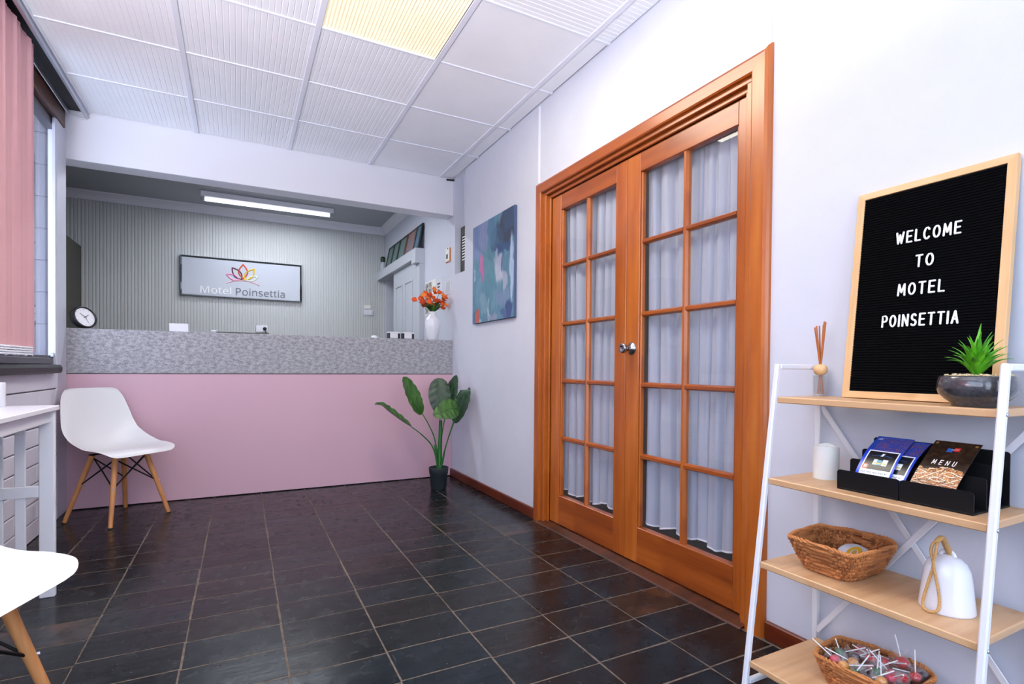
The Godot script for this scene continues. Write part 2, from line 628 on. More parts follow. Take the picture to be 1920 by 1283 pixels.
func build_floor() -> void:
	var st := mb()
	bx(st, -1.10, XR + 0.12, -0.12, -0.0007, ZD - 0.02, 1.75)
	var fl := struct("floor", st, M.grout, "dark slate tiled floor with brown grout lines between rectangular tiles", "floor")
	var variants := []
	for k in 4:
		var r := RandomNumberGenerator.new()
		r.seed = 100 + k
		var s := mb()
		var w := 0.1474
		var d := 0.0887
		var hgt := []
		for j in 3:
			var row := []
			for i in 4:
				row.append(r.randf_range(-0.0003, 0.0004))
			hgt.append(row)
		var P := func(i: int, j: int) -> Vector3:
			return Vector3(-w + 2 * w * i / 3.0, hgt[j][i], -d + d * j)
		smooth(s)
		for j in 2:
			for i in 3:
				quad(s, P.call(i, j), P.call(i, j + 1), P.call(i + 1, j + 1), P.call(i + 1, j))
		flat(s)
		for i in 3:
			for j in [0, 2]:
				var a: Vector3 = P.call(i, j)
				var b: Vector3 = P.call(i + 1, j)
				quad_out(s, a, b, b - Vector3(0, 0.01, 0), a - Vector3(0, 0.01, 0), Vector3(0, -0.005, 0))
		for j in 2:
			for i in [0, 3]:
				var a: Vector3 = P.call(i, j)
				var b: Vector3 = P.call(i, j + 1)
				quad_out(s, a, b, b - Vector3(0, 0.01, 0), a - Vector3(0, 0.01, 0), Vector3(0, -0.005, 0))
		variants.append(commit(s))
	var names := ["slate_0", "slate_0", "slate_1", "slate_1", "slate_2", "slate_3"]
	var rest := mb()
	for row in range(0, 33):
		var zc := -4.3026 + 0.1830 * (row + 0.5) - 0.183
		for col in range(-4, 6):
			var xc := 0.145 + 0.30 * (col + 0.5) - (zc + 2.5) * 0.006
			var x1 := xc + 0.15
			if xc - 0.15 < -1.12 or x1 > XR + 0.15:
				continue
			if zc > -0.65:
				bx(rest, maxf(xc - 0.147, -1.0), minf(xc + 0.147, XR + 0.02), -0.01, 0.0, zc - 0.089, zc + 0.089)
				continue
			var mt: String = names[rng.randi() % names.size()]
			if (col == 4 and (row == 15 or row == 9)) or rng.randf() < 0.03:
				mt = "slate_rust"
			var b := Basis.from_euler(Vector3(rng.randf_range(-0.002, 0.002), rng.randf_range(-0.005, 0.005), rng.randf_range(-0.002, 0.002))).scaled(Vector3(rng.randf_range(0.990, 1.002), 1.0, rng.randf_range(0.985, 1.003)))
			inst("tile", variants[rng.randi() % 4], M[mt], fl, Transform3D(b, Vector3(xc + rng.randf_range(-0.0012, 0.0012), 0.0, zc + [0.0, 0.009, -0.006, 0.0, 0.004, -0.003, 0.003, 0.0, -0.004, 0.0][col + 4])))
	obj("tiles_behind", rest, M.slate_0, fl, "", "stuff")

func build_ceiling() -> void:
	var st := mb()
	bx(st, -1.10, XR + 0.12, YC + 0.022, YC + 0.12, ZD - 0.02, 1.75)
	var ce := struct("ceiling", st, M.ceiling_paint, "white suspended tile ceiling with ribbed panels in a painted grid", "ceiling")
	var xs := [-0.8585, -0.2585, 0.3415, 0.9415, 1.5415, XR]
	var zs := [ZD, -3.807, -3.261, -2.714, -2.168, -1.621, -1.075, -0.528, 0.018, 0.565, 1.112, 1.7]
	var cache := {}
	for i in 5:
		for j in zs.size() - 1:
			var w: float = xs[i + 1] - xs[i] - 0.012
			var d: float = zs[j + 1] - zs[j] - 0.012
			if i == 2 and (j == 3 or j == 4):
				continue
			var ribs := 0
			if i <= 2:
				ribs = 1
			elif i >= 3 and j >= 4:
				ribs = 2
			var key := "%d %.3f %.3f" % [ribs, w, d]
			if not cache.has(key):
				cache[key] = ceiling_tile_mesh(w, d, ribs)
			inst("ceiling_tile", cache[key], M.ceiling_paint, ce, Transform3D(Basis.IDENTITY, Vector3((xs[i] + xs[i + 1]) / 2, YC, (zs[j] + zs[j + 1]) / 2)))
	for i in range(1, 5):
		st = mb()
		bx(st, xs[i] - 0.014, xs[i] + 0.014, YC - 0.004, YC + 0.02, ZD, 1.7, 0.002)
		obj("grid_bar", st, M.grid_paint, ce)
	for j in range(1, zs.size() - 1):
		st = mb()
		bx(st, -0.8585, XR, YC - 0.001, YC + 0.018, zs[j] - 0.008, zs[j] + 0.008, 0.002)
		obj("grid_bar", st, M.grid_paint, ce)
	st = mb()
	bx(st, -0.885, -0.852, YC - 0.006, YC + 0.02, ZD, 1.7, 0.002)
	obj("edge_trim", st, M.grid_paint, ce)
	# light box in the grid
	var li := thing("ceiling_light", "square recessed ceiling light with yellowed ribbed diffuser", "light", Vector3(0.6415, YC, -2.1675))
	st = mb()
	var n := 34
	var h := 0.546
	var pts := []
	for k in n:
		var x0 := -0.292 + 0.584 * k / n
		pts.append(Vector2(x0, 0.012))
		pts.append(Vector2(x0 + 0.292 / n, 0.003))
	pts.append(Vector2(0.292, 0.012))
	pts.append(Vector2(0.292, 0.018))
	pts.append(Vector2(-0.292, 0.018))
	prism(st, pts, Vector3(0, 0, -h + 0.006), Vector3.RIGHT, Vector3.UP, Vector3(0, 0, 2 * h - 0.012))
	obj("diffuser", st, M.diffuser, li)
	st = mb()
	for s in [-1, 1]:
		bx(st, s * 0.286, s * 0.296, -0.001, 0.018, -h, h, 0.002)
		bx(st, -0.296, 0.296, -0.001, 0.018, s * (h - 0.008), s * h, 0.002)
	obj("light_frame", st, M.soft_white, li)
	var al := AreaLight3D.new()
	al.name = "ceiling_lamp"
	al.area_size = Vector2(0.56, 1.06)
	al.light_color = Color(1.0, 0.97, 0.90)
	al.light_energy = CEIL_E
	al.shadow_enabled = true
	al.rotation.x = -PI / 2
	al.position = Vector3(0, -0.006, 0)
	li.add_child(al)

func ceiling_tile_mesh(w: float, d: float, ribs: int) -> ArrayMesh:
	var st := mb()
	if ribs == 0:
		bx(st, -w / 2, w / 2, 0.004, 0.022, -d / 2, d / 2, 0.004)
	else:
		var along := d if ribs == 1 else w
		var across := w if ribs == 1 else d
		var n := maxi(int(across / 0.026), 2)
		var pts := []
		for k in n:
			var x0 := -across / 2 + across * k / n
			var p := across / n
			pts.append(Vector2(x0, 0.0062))
			pts.append(Vector2(x0 + p * 0.12, 0.004))
			pts.append(Vector2(x0 + p * 0.88, 0.004))
		pts.append(Vector2(across / 2, 0.0062))
		pts.append(Vector2(across / 2, 0.022))
		pts.append(Vector2(-across / 2, 0.022))
		if ribs == 1:
			prism(st, pts, Vector3(0, 0, -along / 2), Vector3.RIGHT, Vector3.UP, Vector3(0, 0, along))
		else:
			prism(st, pts, Vector3(-along / 2, 0, 0), Vector3.BACK, Vector3.UP, Vector3(along, 0, 0))
	return commit(st)

func build_walls() -> void:
	# right wall, with the french door opening, the vent recess and the sliding door opening of the reception
	var st := mb()
	var x1 := XR + 0.12
	var top := 2.80
	bx(st, XR, x1, -0.1, top, -6.87, -6.70)
	bx(st, XR, x1, 2.03, top, -6.70, -5.22)
	bx(st, XR, x1, -0.1, top, -5.22, -4.30)
	bx(st, XR, x1, -0.1, 1.745, -4.30, -4.075)
	bx(st, XR + 0.075, x1, 1.745, top, -4.30, -4.075)
	bx(st, XR, x1, -0.1, top, -4.075, -2.802)
	bx(st, XR, x1, 2.02, top, -2.802, -1.316)
	bx(st, XR, x1, -0.1, top, -1.316, 1.75)
	struct("wall_right", st, M.wall_paint, "pale lavender painted wall with the timber french doors set in it", "wall")
	for z in [-2.861, -1.257]:
		st = mb()
		bx(st, XR - 0.005, XR, 2.0905, YC - 0.006, z - 0.012, z + 0.012, 0.002)
		struct("trim_1" if z < -2 else "trim_2", st, M.soft_white, "narrow white joint strip rising from the %s top corner of the french doors" % ("far" if z < -2 else "near"), "trim")
	st = mb()
	bx(st, XR - 0.018, XR, 0.0, 0.066, ZD, -2.882, 0.004)
	struct("baseboard_right", st, M.skirting_timber, "dark timber skirting between the counter and the french doors", "skirting")
	st = mb()
	bx(st, XR - 0.018, XR, 0.0, 0.066, -1.234, 1.7, 0.004)
	struct("baseboard_right", st, M.skirting_timber, "dark timber skirting behind the ladder shelf", "skirting")
	# beam over the counter
	st = mb()
	bx(st, -1.05, XR, 2.265, 2.80, -4.50, ZD, 0.003)
	struct("wall_header", st, M.header_paint, "white painted bulkhead beam over the reception opening", "beam")
	# wall behind the camera with the glazed entrance
	st = mb()
	bx(st, -1.15, x1, 2.35, top, 1.70, 1.82)
	bx(st, 1.45, x1, -0.1, 2.35, 1.70, 1.82)
	bx(st, -1.15, -0.85, -0.1, 2.35, 1.70, 1.82)
	var lamp := thing("uplighter_lamp", "floor standing uplighter lamp by the left window", "lamp", Vector3(-0.80, 0, -0.70))
	var ls := mb()
	lathe(ls, [Vector2(0, 0), Vector2(0.13, 0), Vector2(0.13, 0.012), Vector2(0.02, 0.02), Vector2(0.012, 0.03), Vector2(0.012, 1.10), Vector2(0, 1.10)], 24)
	obj("pole", ls, M.brushed, lamp)
	ls = mb()
	lathe(ls, [Vector2(0, 1.10), Vector2(0.05, 1.105), Vector2(0.13, 1.16), Vector2(0.16, 1.20), Vector2(0.155, 1.20), Vector2(0.125, 1.165), Vector2(0.05, 1.115), Vector2(0, 1.112)], 32)
	obj("bowl", ls, M.soft_white, lamp)
	ls = mb()
	ball(ls, Vector3(0, 1.15, 0), Vector3(0.03, 0.03, 0.03), 16, 10)
	obj("bulb", ls, M.tube_glow, lamp)
	var up := SpotLight3D.new()
	up.name = "uplight"
	up.position = Vector3(0, 1.205, 0)
	up.rotation.x = PI / 2
	up.spot_angle = 78.0
	up.spot_angle_attenuation = 0.25
	up.spot_range = 12.0
	up.spot_attenuation = 2.0
	up.light_color = Color(0.96, 0.97, 1.0)
	up.light_energy = UP_E
	up.light_size = 0.09
	up.shadow_enabled = true
	lamp.add_child(up)
	struct("wall_near", st, M.wall_paint, "pale wall around the glazed entrance", "wall")
	var d := room_node("door_3", "aluminium framed glazed entrance doors", "door")
	for x in [-0.83, 0.30, 1.43]:
		st = mb()
		bx(st, x - 0.03, x + 0.03, 0.0, 2.35, 1.73, 1.79, 0.003)
		obj("frame", st, M.alu_paint, d)
	for y in [0.05, 2.32]:
		st = mb()
		bx(st, -0.80, 1.40, y - 0.05 if y < 1 else y - 0.03, y + 0.03, 1.735, 1.785, 0.003)
		obj("frame", st, M.alu_paint, d)
	for x in [-0.80, 0.33]:
		st = mb()
		quad(st, Vector3(x, 0.08, 1.76), Vector3(x + 1.07, 0.08, 1.76), Vector3(x + 1.07, 2.29, 1.76), Vector3(x, 2.29, 1.76))
		obj("pane", st, M.glass, d)

func build_left_side() -> void:
	# low painted block wall, window above it
	var st := mb()
	bx(st, -1.12, -0.984, -0.1, 0.895, -4.137, 1.75)
	bx(st, -1.12, -1.0, -0.1, 0.895, -4.34, -4.137)
	bx(st, -1.12, -0.984, -0.1, 2.80, 1.45, 1.75)
	bx(st, -1.12, -1.0, 2.585, 2.80, -4.36, 1.75)
	var w := struct("wall_left", st, M.mortar, "low wall of grey painted blocks under the window", "wall")
	var k := 0
	for row in 9:
		var y0 := row * 0.1 + 0.003
		var z := -3.589 - (0.168 if row % 2 == 1 else 0.0) - 0.336 * 3
		while z < 1.4:
			var a := maxf(z + 0.0025, -4.135)
			var b := z + 0.3335
			if b > -4.125 and b < 1.45 and a < -0.6:
				st = mb()
				bx(st, -0.99, -0.975 + rng.randf_range(-0.0008, 0.0008), y0, y0 + (0.0925 if row < 8 else 0.091), a, b, 0.0025)
				obj("block", st, M.brick_paint, w)
			z += 0.336
			k += 1
	st = mb()
	var prof := [Vector2(-1.06, 0.897), Vector2(-0.937, 0.895), Vector2(-0.926, 0.904), Vector2(-0.924, 0.928), Vector2(-0.934, 0.944), Vector2(-1.06, 0.947)]
	prism(st, prof, Vector3(0, 0, -4.02), Vector3.RIGHT, Vector3.UP, Vector3(0, 0, 5.4), func(p: Vector2) -> float: return -0.9 * clampf(-0.924 - p.x, 0.0, 0.15))
	struct("trim_3", st, M.sill_slate, "rough black slate window sill above the block wall", "sill")
	var win := room_node("window_1", "tall aluminium framed window on the left reflecting the reception", "window")
	st = mb()
	bx(st, -1.06, -0.995, 0.947, 0.985, -4.28, 1.42, 0.003)
	bx(st, -1.05, -1.005, 0.985, 1.0, -4.28, 1.42, 0.002)
	obj("bottom_rail", st, M.alu_dark, win)
	st = mb()
	bx(st, -1.06, -1.005, 2.40, 2.44, -4.28, 1.42, 0.003)
	obj("top_rail", st, M.alu_dark, win)
	for z in [-4.265, -2.6, -0.9, 0.4, 1.40]:
		st = mb()
		bx(st, -1.046, -1.018, 0.985, 2.42, z - 0.022, z + 0.022, 0.004)
		obj("stile", st, M.gloss_white, win)
	st = mb()
	bx(st, -1.017, -1.008, 0.98, 2.42, -4.285, -4.255, 0.003)
	obj("stile_bead", st, M.brushed, win)
	var zz := [-4.245, -2.6, -0.9, 0.4, 1.4]
	for i in 4:
		st = mb()
		var a: float = zz[i] + (0.0 if i == 0 else 0.022)
		var b: float = zz[i + 1] - 0.022
		quad(st, Vector3(-1.03, 1.0, b), Vector3(-1.03, 1.0, a), Vector3(-1.03, 2.40, a), Vector3(-1.03, 2.40, b))
		obj("pane", st, M.glass, win)
	st = mb()
	bx(st, -1.004, -0.984, 0.988, 1.015, -4.12, -4.105, 0.003)
	obj("latch", st, M.brushed, win)
	st = mb()
	bx(st, -1.09, -0.972, 2.44, 2.585, -4.30, 1.5, 0.004)
	struct("trim_4", st, M.threshold_timber, "dark timber window head above the glass", "trim")
	# tall metal post where the window meets the counter
	st = mb()
	bx(st, -0.999, -0.979, 0.0, 2.44, -4.342, -4.150, 0.003)
	bx(st, -0.999, -0.983, 0.0, 2.44, -4.150, -4.138, 0.002)
	struct("trim_5", st, M.alu_paint, "tall pale metal post where window meets counter", "post")

func build_french_doors() -> void:
	var d := room_node("door_1", "pair of cedar french doors with small glass panes", "door")
	var prof := [Vector2(0, 0), Vector2(0, 0.016), Vector2(0.006, 0.021), Vector2(0.05, 0.022), Vector2(0.060, 0.018), Vector2(0.066, 0.009), Vector2(0.068, 0)]
	var inn := -Vector3.RIGHT
	# left leg: inner edge at z = -2.810, widening away from the opening
	var mit := func(p: Vector2) -> float: return p.x
	var st := mb()
	prism(st, prof, Vector3(XR, 0, -2.812), Vector3(0, 0, -1), inn, Vector3(0, 2.020, 0), null, mit)
	obj("architrave", st, M.cedar_upright, d)
	st = mb()
	var wide := []
	for p: Vector2 in prof:
		wide.append(Vector2(p.x * 1.15, p.y))
	prism(st, wide, Vector3(XR, 0, -1.316), Vector3(0, 0, 1), inn, Vector3(0, 2.016, 0), null, mit)
	obj("architrave", st, M.cedar_upright, d)
	st = mb()
	prism(st, prof, Vector3(XR, 2.018, -2.812), Vector3.UP, inn, Vector3(0, 0, 1.496), func(p: Vector2) -> float: return -p.x, func(p: Vector2) -> float: return p.x * 1.15)
	obj("architrave", st, M.cedar_across, d)
	st = mb()
	bx(st, XR - 0.003, XR + 0.12, 0.0, 1.998, -2.816, -2.775, 0.002)
	obj("jamb", st, M.cedar_upright, d)
	st = mb()
	bx(st, XR + 0.016, XR + 0.028, 0.0, 1.978, -2.775, -2.752, 0.003)
	obj("stop_bead", st, M.cedar_upright, d)
	st = mb()
	bx(st, XR - 0.003, XR + 0.12, 0.0, 1.998, -1.345, -1.312, 0.002)
	obj("jamb", st, M.cedar_upright, d)
	st = mb()
	bx(st, XR + 0.016, XR + 0.028, 0.0, 1.978, -1.366, -1.345, 0.003)
	obj("stop_bead", st, M.cedar_upright, d)
	st = mb()
	bx(st, XR - 0.003, XR + 0.12, 1.998, 2.023, -2.816, -1.312, 0.002)
	obj("head_jamb", st, M.cedar_across, d)
	st = mb()
	bx(st, XR + 0.016, XR + 0.028, 1.976, 1.998, -2.775, -1.345, 0.003)
	obj("stop_bead", st, M.cedar_across, d)
	st = mb()
	prism(st, [Vector2(-0.035, 0), Vector2(-0.03, 0.006), Vector2(0.02, 0.016), Vector2(0.12, 0.018), Vector2(0.12, 0)], Vector3(XR, 0, -2.81), Vector3.RIGHT, Vector3.UP, Vector3(0, 0, 1.49))
	obj("threshold", st, M.threshold_timber, d)
	door_leaf(d, -2.754, -2.0595, -2.655, -2.142, false)
	door_leaf(d, -2.0565, -1.3645, -1.962, -1.408, true)

func door_leaf(d: Node3D, z0: float, z1: float, g0: float, g1: float, knob: bool) -> void:
	var xf := XR + 0.030
	var xb := XR + 0.068
	var y0 := 0.020
	var y1 := 1.975
	var gy0 := 0.192
	var gy1 := 1.882
	var st := mb()
	bx(st, xf, xb, y0, y1, z0, g0, 0.003)
	bx(st, xf, xb, y0, y1, g1, z1, 0.003)
	var leaf := obj("leaf", st, M.cedar_upright, d)
	for r in [[y0, gy0], [gy1, y1]]:
		st = mb()
		bx(st, xf + 0.0005, xb - 0.0005, r[0], r[1], g0 - 0.001, g1 + 0.001, 0.003)
		obj("rail", st, M.cedar_across, leaf)
	# beads round the glass opening
	for z in [[g0, g0 + 0.011], [g1 - 0.011, g1]]:
		st = mb()
		bx(st, xf + 0.006, xb - 0.008, gy0, gy1, z[0], z[1], 0.004)
		obj("bead", st, M.cedar_upright, leaf)
	var zm := (g0 + g1) / 2
	var rows := [gy0, 0.530, 0.871, 1.2085, 1.552, gy1]
	var mp := [Vector2(-0.013, 0), Vector2(-0.013, 0.014), Vector2(-0.006, 0.026), Vector2(0.006, 0.026), Vector2(0.013, 0.014), Vector2(0.013, 0)]
	st = mb()
	prism(st, mp, Vector3(xf + 0.032, gy0, zm), Vector3(0, 0, 1), -Vector3.RIGHT, Vector3(0, gy1 - gy0, 0))
	obj("muntin", st, M.cedar_upright, leaf)
	for i in range(1, 5):
		for s in [[g0 + 0.011, zm - 0.010], [zm + 0.010, g1 - 0.011]]:
			st = mb()
			prism(st, mp, Vector3(xf + 0.0325, rows[i], s[0]), Vector3.UP, -Vector3.RIGHT, Vector3(0, 0, s[1] - s[0]))
			obj("muntin", st, M.cedar_across, leaf)
	for i in 5:
		for s in [[g0, zm], [zm, g1]]:
			st = mb()
			var x := xf + 0.024
			quad(st, Vector3(x, rows[i], s[0]), Vector3(x, rows[i], s[1]), Vector3(x, rows[i + 1], s[1]), Vector3(x, rows[i + 1], s[0]))
			obj("pane", st, M.glass, leaf)
	if knob:
		st = mb()
		var kx := Transform3D(Basis(Vector3(0, 0, 1), Vector3(-1, 0, 0), Vector3(0, -1, 0)), Vector3(xf, 1.046, -2.010))
		lathe(st, [Vector2(0.0, 0.0), Vector2(0.031, 0.0), Vector2(0.031, 0.003), Vector2(0.028, 0.007), Vector2(0.016, 0.012), Vector2(0.012, 0.018), Vector2(0.012, 0.030), Vector2(0.018, 0.038), Vector2(0.024, 0.050), Vector2(0.0245, 0.058), Vector2(0.022, 0.063), Vector2(0.012, 0.0645), Vector2(0.010, 0.061), Vector2(0, 0.061)], 32, kx)
		obj("knob", st, M.chrome, leaf, "round chrome door knob")

func build_outside() -> void:
	# the dim room behind the french doors and the yard outside the window
	var st := mb()
	var x0 := XR + 0.12
	bx(st, x0, x0 + 2.4, -0.1, -0.002, -4.0, 0.2)
	struct("floor_beyond", st, M.beyond_floor, "black carpet beyond the french doors", "floor")
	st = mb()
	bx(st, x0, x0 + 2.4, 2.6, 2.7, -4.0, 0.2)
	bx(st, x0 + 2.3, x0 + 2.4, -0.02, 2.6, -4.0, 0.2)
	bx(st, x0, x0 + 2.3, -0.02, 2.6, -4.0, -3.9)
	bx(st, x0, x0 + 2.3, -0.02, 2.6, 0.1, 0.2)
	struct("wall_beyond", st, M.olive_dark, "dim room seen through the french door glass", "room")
	st = mb()
	bx(st, -8.0, -1.12, -0.2, -0.1, -14.0, 3.0)
	bx(st, -8.0, 6.0, -0.2, -0.1, 1.83, 8.0)
	struct("floor_outside", st, M.concrete, "pale concrete paving outside the window", "paving")
	st = mb()
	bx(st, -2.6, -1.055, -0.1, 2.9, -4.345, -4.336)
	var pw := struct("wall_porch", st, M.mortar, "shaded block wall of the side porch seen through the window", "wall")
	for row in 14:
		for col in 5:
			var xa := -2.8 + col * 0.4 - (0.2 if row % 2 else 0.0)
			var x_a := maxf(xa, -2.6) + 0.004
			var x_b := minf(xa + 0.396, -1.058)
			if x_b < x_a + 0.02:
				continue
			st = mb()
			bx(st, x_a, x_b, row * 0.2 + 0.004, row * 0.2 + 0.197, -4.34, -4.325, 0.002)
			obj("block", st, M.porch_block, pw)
	st = mb()
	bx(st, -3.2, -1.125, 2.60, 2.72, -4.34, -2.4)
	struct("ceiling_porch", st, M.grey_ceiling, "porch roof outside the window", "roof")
	st = mb()
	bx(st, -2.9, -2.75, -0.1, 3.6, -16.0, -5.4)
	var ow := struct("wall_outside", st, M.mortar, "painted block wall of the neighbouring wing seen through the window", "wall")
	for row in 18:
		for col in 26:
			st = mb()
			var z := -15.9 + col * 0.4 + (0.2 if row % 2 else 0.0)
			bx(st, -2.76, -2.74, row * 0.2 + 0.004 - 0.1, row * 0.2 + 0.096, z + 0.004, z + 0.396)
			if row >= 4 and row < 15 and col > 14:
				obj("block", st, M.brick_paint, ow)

# ---------------------------------------------------------------- counter and reception shell
func build_counter() -> void:
	var c := thing("reception_counter", "reception counter with pink front and grey stone-look upstand", "counter")
	var st := mb()
	bx(st, -0.986, XR - 0.001, 0.006, 0.8845, ZD - 0.02, ZD, 0.001)
	obj("front_panel", st, M.pink_panel, c, "flat pink painted front panel")
	st = mb()
	bx(st, -0.986, XR - 0.001, 0.0, 0.006, ZD - 0.016, ZD - 0.006)
	bx(st, -0.986, XR - 0.001, 0.8845, 0.888, ZD - 0.02, ZD - 0.004)
	obj("shadow_gap", st, M.dark_gap, c)
	st = mb()
	bx(st, -0.986, XR - 0.001, 0.888, 1.182, ZD - 0.03, ZD + 0.004, 0.003)
	obj("upstand", st, M.stone_laminate, c, "grey stone-look laminate band")
	st = mb()
	bx(st, -0.986, XR - 0.001, 1.146, 1.182, ZD - 0.33, ZD - 0.03, 0.002)
	obj("counter_top", st, M.stone_laminate, c)

func build_reception() -> void:
	var st := mb()
	var xl := -2.5
	bx(st, xl - 0.1, XR, -0.1, 2.80, ZB - 0.12, ZB - 0.008)
	var w := struct("wall_reception", st, M.grey_wall, "grey vertically ribbed back wall of the reception", "wall")
	st = mb()
	var pts := [Vector2(xl, -0.008)]
	var n := 141
	for k in n:
		var x0 := xl + (XR - xl) * k / n
		var p := (XR - xl) / n
		pts.append(Vector2(x0, -0.007))
		pts.append(Vector2(x0 + p * 0.10, -0.007))
		pts.append(Vector2(x0 + p * 0.24, 0.0))
		pts.append(Vector2(x0 + p * 0.78, 0.0))
		pts.append(Vector2(x0 + p * 0.92, -0.007))
	pts.append(Vector2(XR, -0.007))
	pts.append(Vector2(XR, -0.008))
	prism(st, pts, Vector3(0, 0, ZB), Vector3.RIGHT, Vector3(0, 0, 1), Vector3(0, 2.70, 0))
	obj("ribbed_panelling", st, M.grey_wall, w, "", "stuff")
	st = mb()
	bx(st, xl - 0.1, XR + 0.1, 2.69, 2.79, ZB - 0.1, -4.50)
	struct("ceiling", st, M.grey_ceiling, "flat grey ceiling of the reception room", "ceiling")
	st = mb()
	bx(st, xl - 0.1, xl, -0.1, 2.79, ZB - 0.1, -4.36)
	bx(st, xl - 0.1, -1.05, -0.1, 2.80, -4.46, -4.345)
	struct("wall_reception_side", st, M.grey_wall, "grey side wall of the reception room", "wall")
	st = mb()
	bx(st, xl - 0.1, XR + 1.2, -0.12, -0.02, ZB - 0.1, -4.37)
	struct("floor_reception", st, M.olive_dark, "dark reception floor behind the counter", "floor")
	# cornices
	var cp := [Vector2(0, 0), Vector2(0.012, 0), Vector2(0.018, 0.012), Vector2(0.030, 0.040), Vector2(0.055, 0.062), Vector2(0.072, 0.068), Vector2(0.080, 0.080), Vector2(0, 0.080)]
	st = mb()
	prism(st, cp, Vector3(xl, 2.61, ZB), Vector3(0, 0, 1), Vector3.UP, Vector3(XR - xl, 0, 0), null, func(p: Vector2) -> float: return -p.x)
	struct("trim_6", st, M.header_paint, "plaster cornice along the ribbed back wall", "cornice")
	st = mb()
	prism(st, cp, Vector3(XR, 2.61, ZB), Vector3(-1, 0, 0), Vector3.UP, Vector3(0, 0, 2.24), func(p: Vector2) -> float: return p.x)
	struct("trim_7", st, M.header_paint, "plaster cornice above the sliding door", "cornice")
	# sliding door on the right wall
	var d := room_node("door_2", "grey panelled sliding door below a boxed pelmet", "door")
	var xs := XR - 0.052
	st = mb()
	bx(st, xs, XR - 0.012, 0.0, 2.03, -6.13, -5.262, 0.003)
	var leaf := obj("leaf", st, M.grey_paint, d)
	for k in 2:
		var a := -6.03 + k * 0.38
		st = mb()
		for s in [[a, a + 0.02], [a + 0.26, a + 0.28]]:
			bx(st, xs - 0.010, xs + 0.001, 0.30, 1.86, s[0], s[1], 0.004)
		bx(st, xs - 0.010, xs + 0.001, 1.84, 1.86, a + 0.02, a + 0.26, 0.004)
		obj("panel_moulding", st, M.grey_paint, leaf)
	st = mb()
	bx(st, XR - 0.055, XR, 0.0, 1.985, -5.255, -5.135, 0.003)
	obj("door_jamb", st, M.grey_paint, d)
	st = mb()
	bx(st, XR - 0.10, XR, 2.03, 2.135, -6.745, -5.262, 0.003)
	bx(st, XR - 0.10, XR, 1.985, 2.135, -5.262, -5.13, 0.003)
	obj("pelmet", st, M.grey_paint, d)
	st = mb()
	bx(st, XR + 0.12, XR + 1.1, -0.1, 2.2, -6.9, -6.78)
	bx(st, XR + 0.12, XR + 1.1, -0.1, 2.2, -5.2, -5.1)
	bx(st, XR + 1.0, XR + 1.1, -0.1, 2.2, -6.78, -5.2)
	bx(st, XR + 0.12, XR + 1.1, 2.2, 2.3, -6.9, -5.1)
	struct("wall_passage", st, M.grey_paint, "grey passage wall beyond the sliding door", "wall")
	# tall dark cupboard on the left of the reception
	var cu := thing("tall_cupboard", "tall dark olive cupboard at the left end of the reception", "cupboard")
	st = mb()
	bx(st, -2.0, -1.40, -0.02, 2.135, -6.735, -5.2, 0.004)
	obj("carcass", st, M.olive_dark, cu)
	# fluorescent batten on the reception ceiling
	var t := thing("fluorescent_batten", "long fluorescent tube batten on the reception ceiling", "light", Vector3(0.302, 2.69, -6.185))
	st = mb()
	bx(st, -0.635, 0.635, -0.05, -0.0005, -0.06, 0.06, 0.004)
	obj("batten_body", st, M.soft_white, t)
	st = mb()
	for s in [-1, 1]:
		st = mb()
		bx(st, s * 0.60, s * 0.632, -0.085, -0.05, -0.022, 0.022, 0.004)
		obj("lamp_holder", st, M.brushed, t)
	st = mb()
	tube(st, PackedVector3Array([Vector3(-0.60, -0.071, 0), Vector3(0.60, -0.071, 0)]), 0.016, -1, 16)
	obj("lamp_tube", st, M.tube_glow, t)
	var al := AreaLight3D.new()
	al.name = "tube_lamp"
	al.area_size = Vector2(1.18, 0.03)
	al.light_color = Color(0.94, 0.96, 1.0)
	al.light_energy = TUBE_E
	al.shadow_enabled = true
	al.rotation.x = -PI / 2
	al.position = Vector3(0, -0.089, 0)
	t.add_child(al)
	var t2 := dup(t, "second fluorescent batten on the reception ceiling hidden by the bulkhead", Vector3(0.302, 2.69, -5.10))
	for c in t2.get_children():
		if c is AreaLight3D:
			c.light_energy = TUBE_E * 1.6

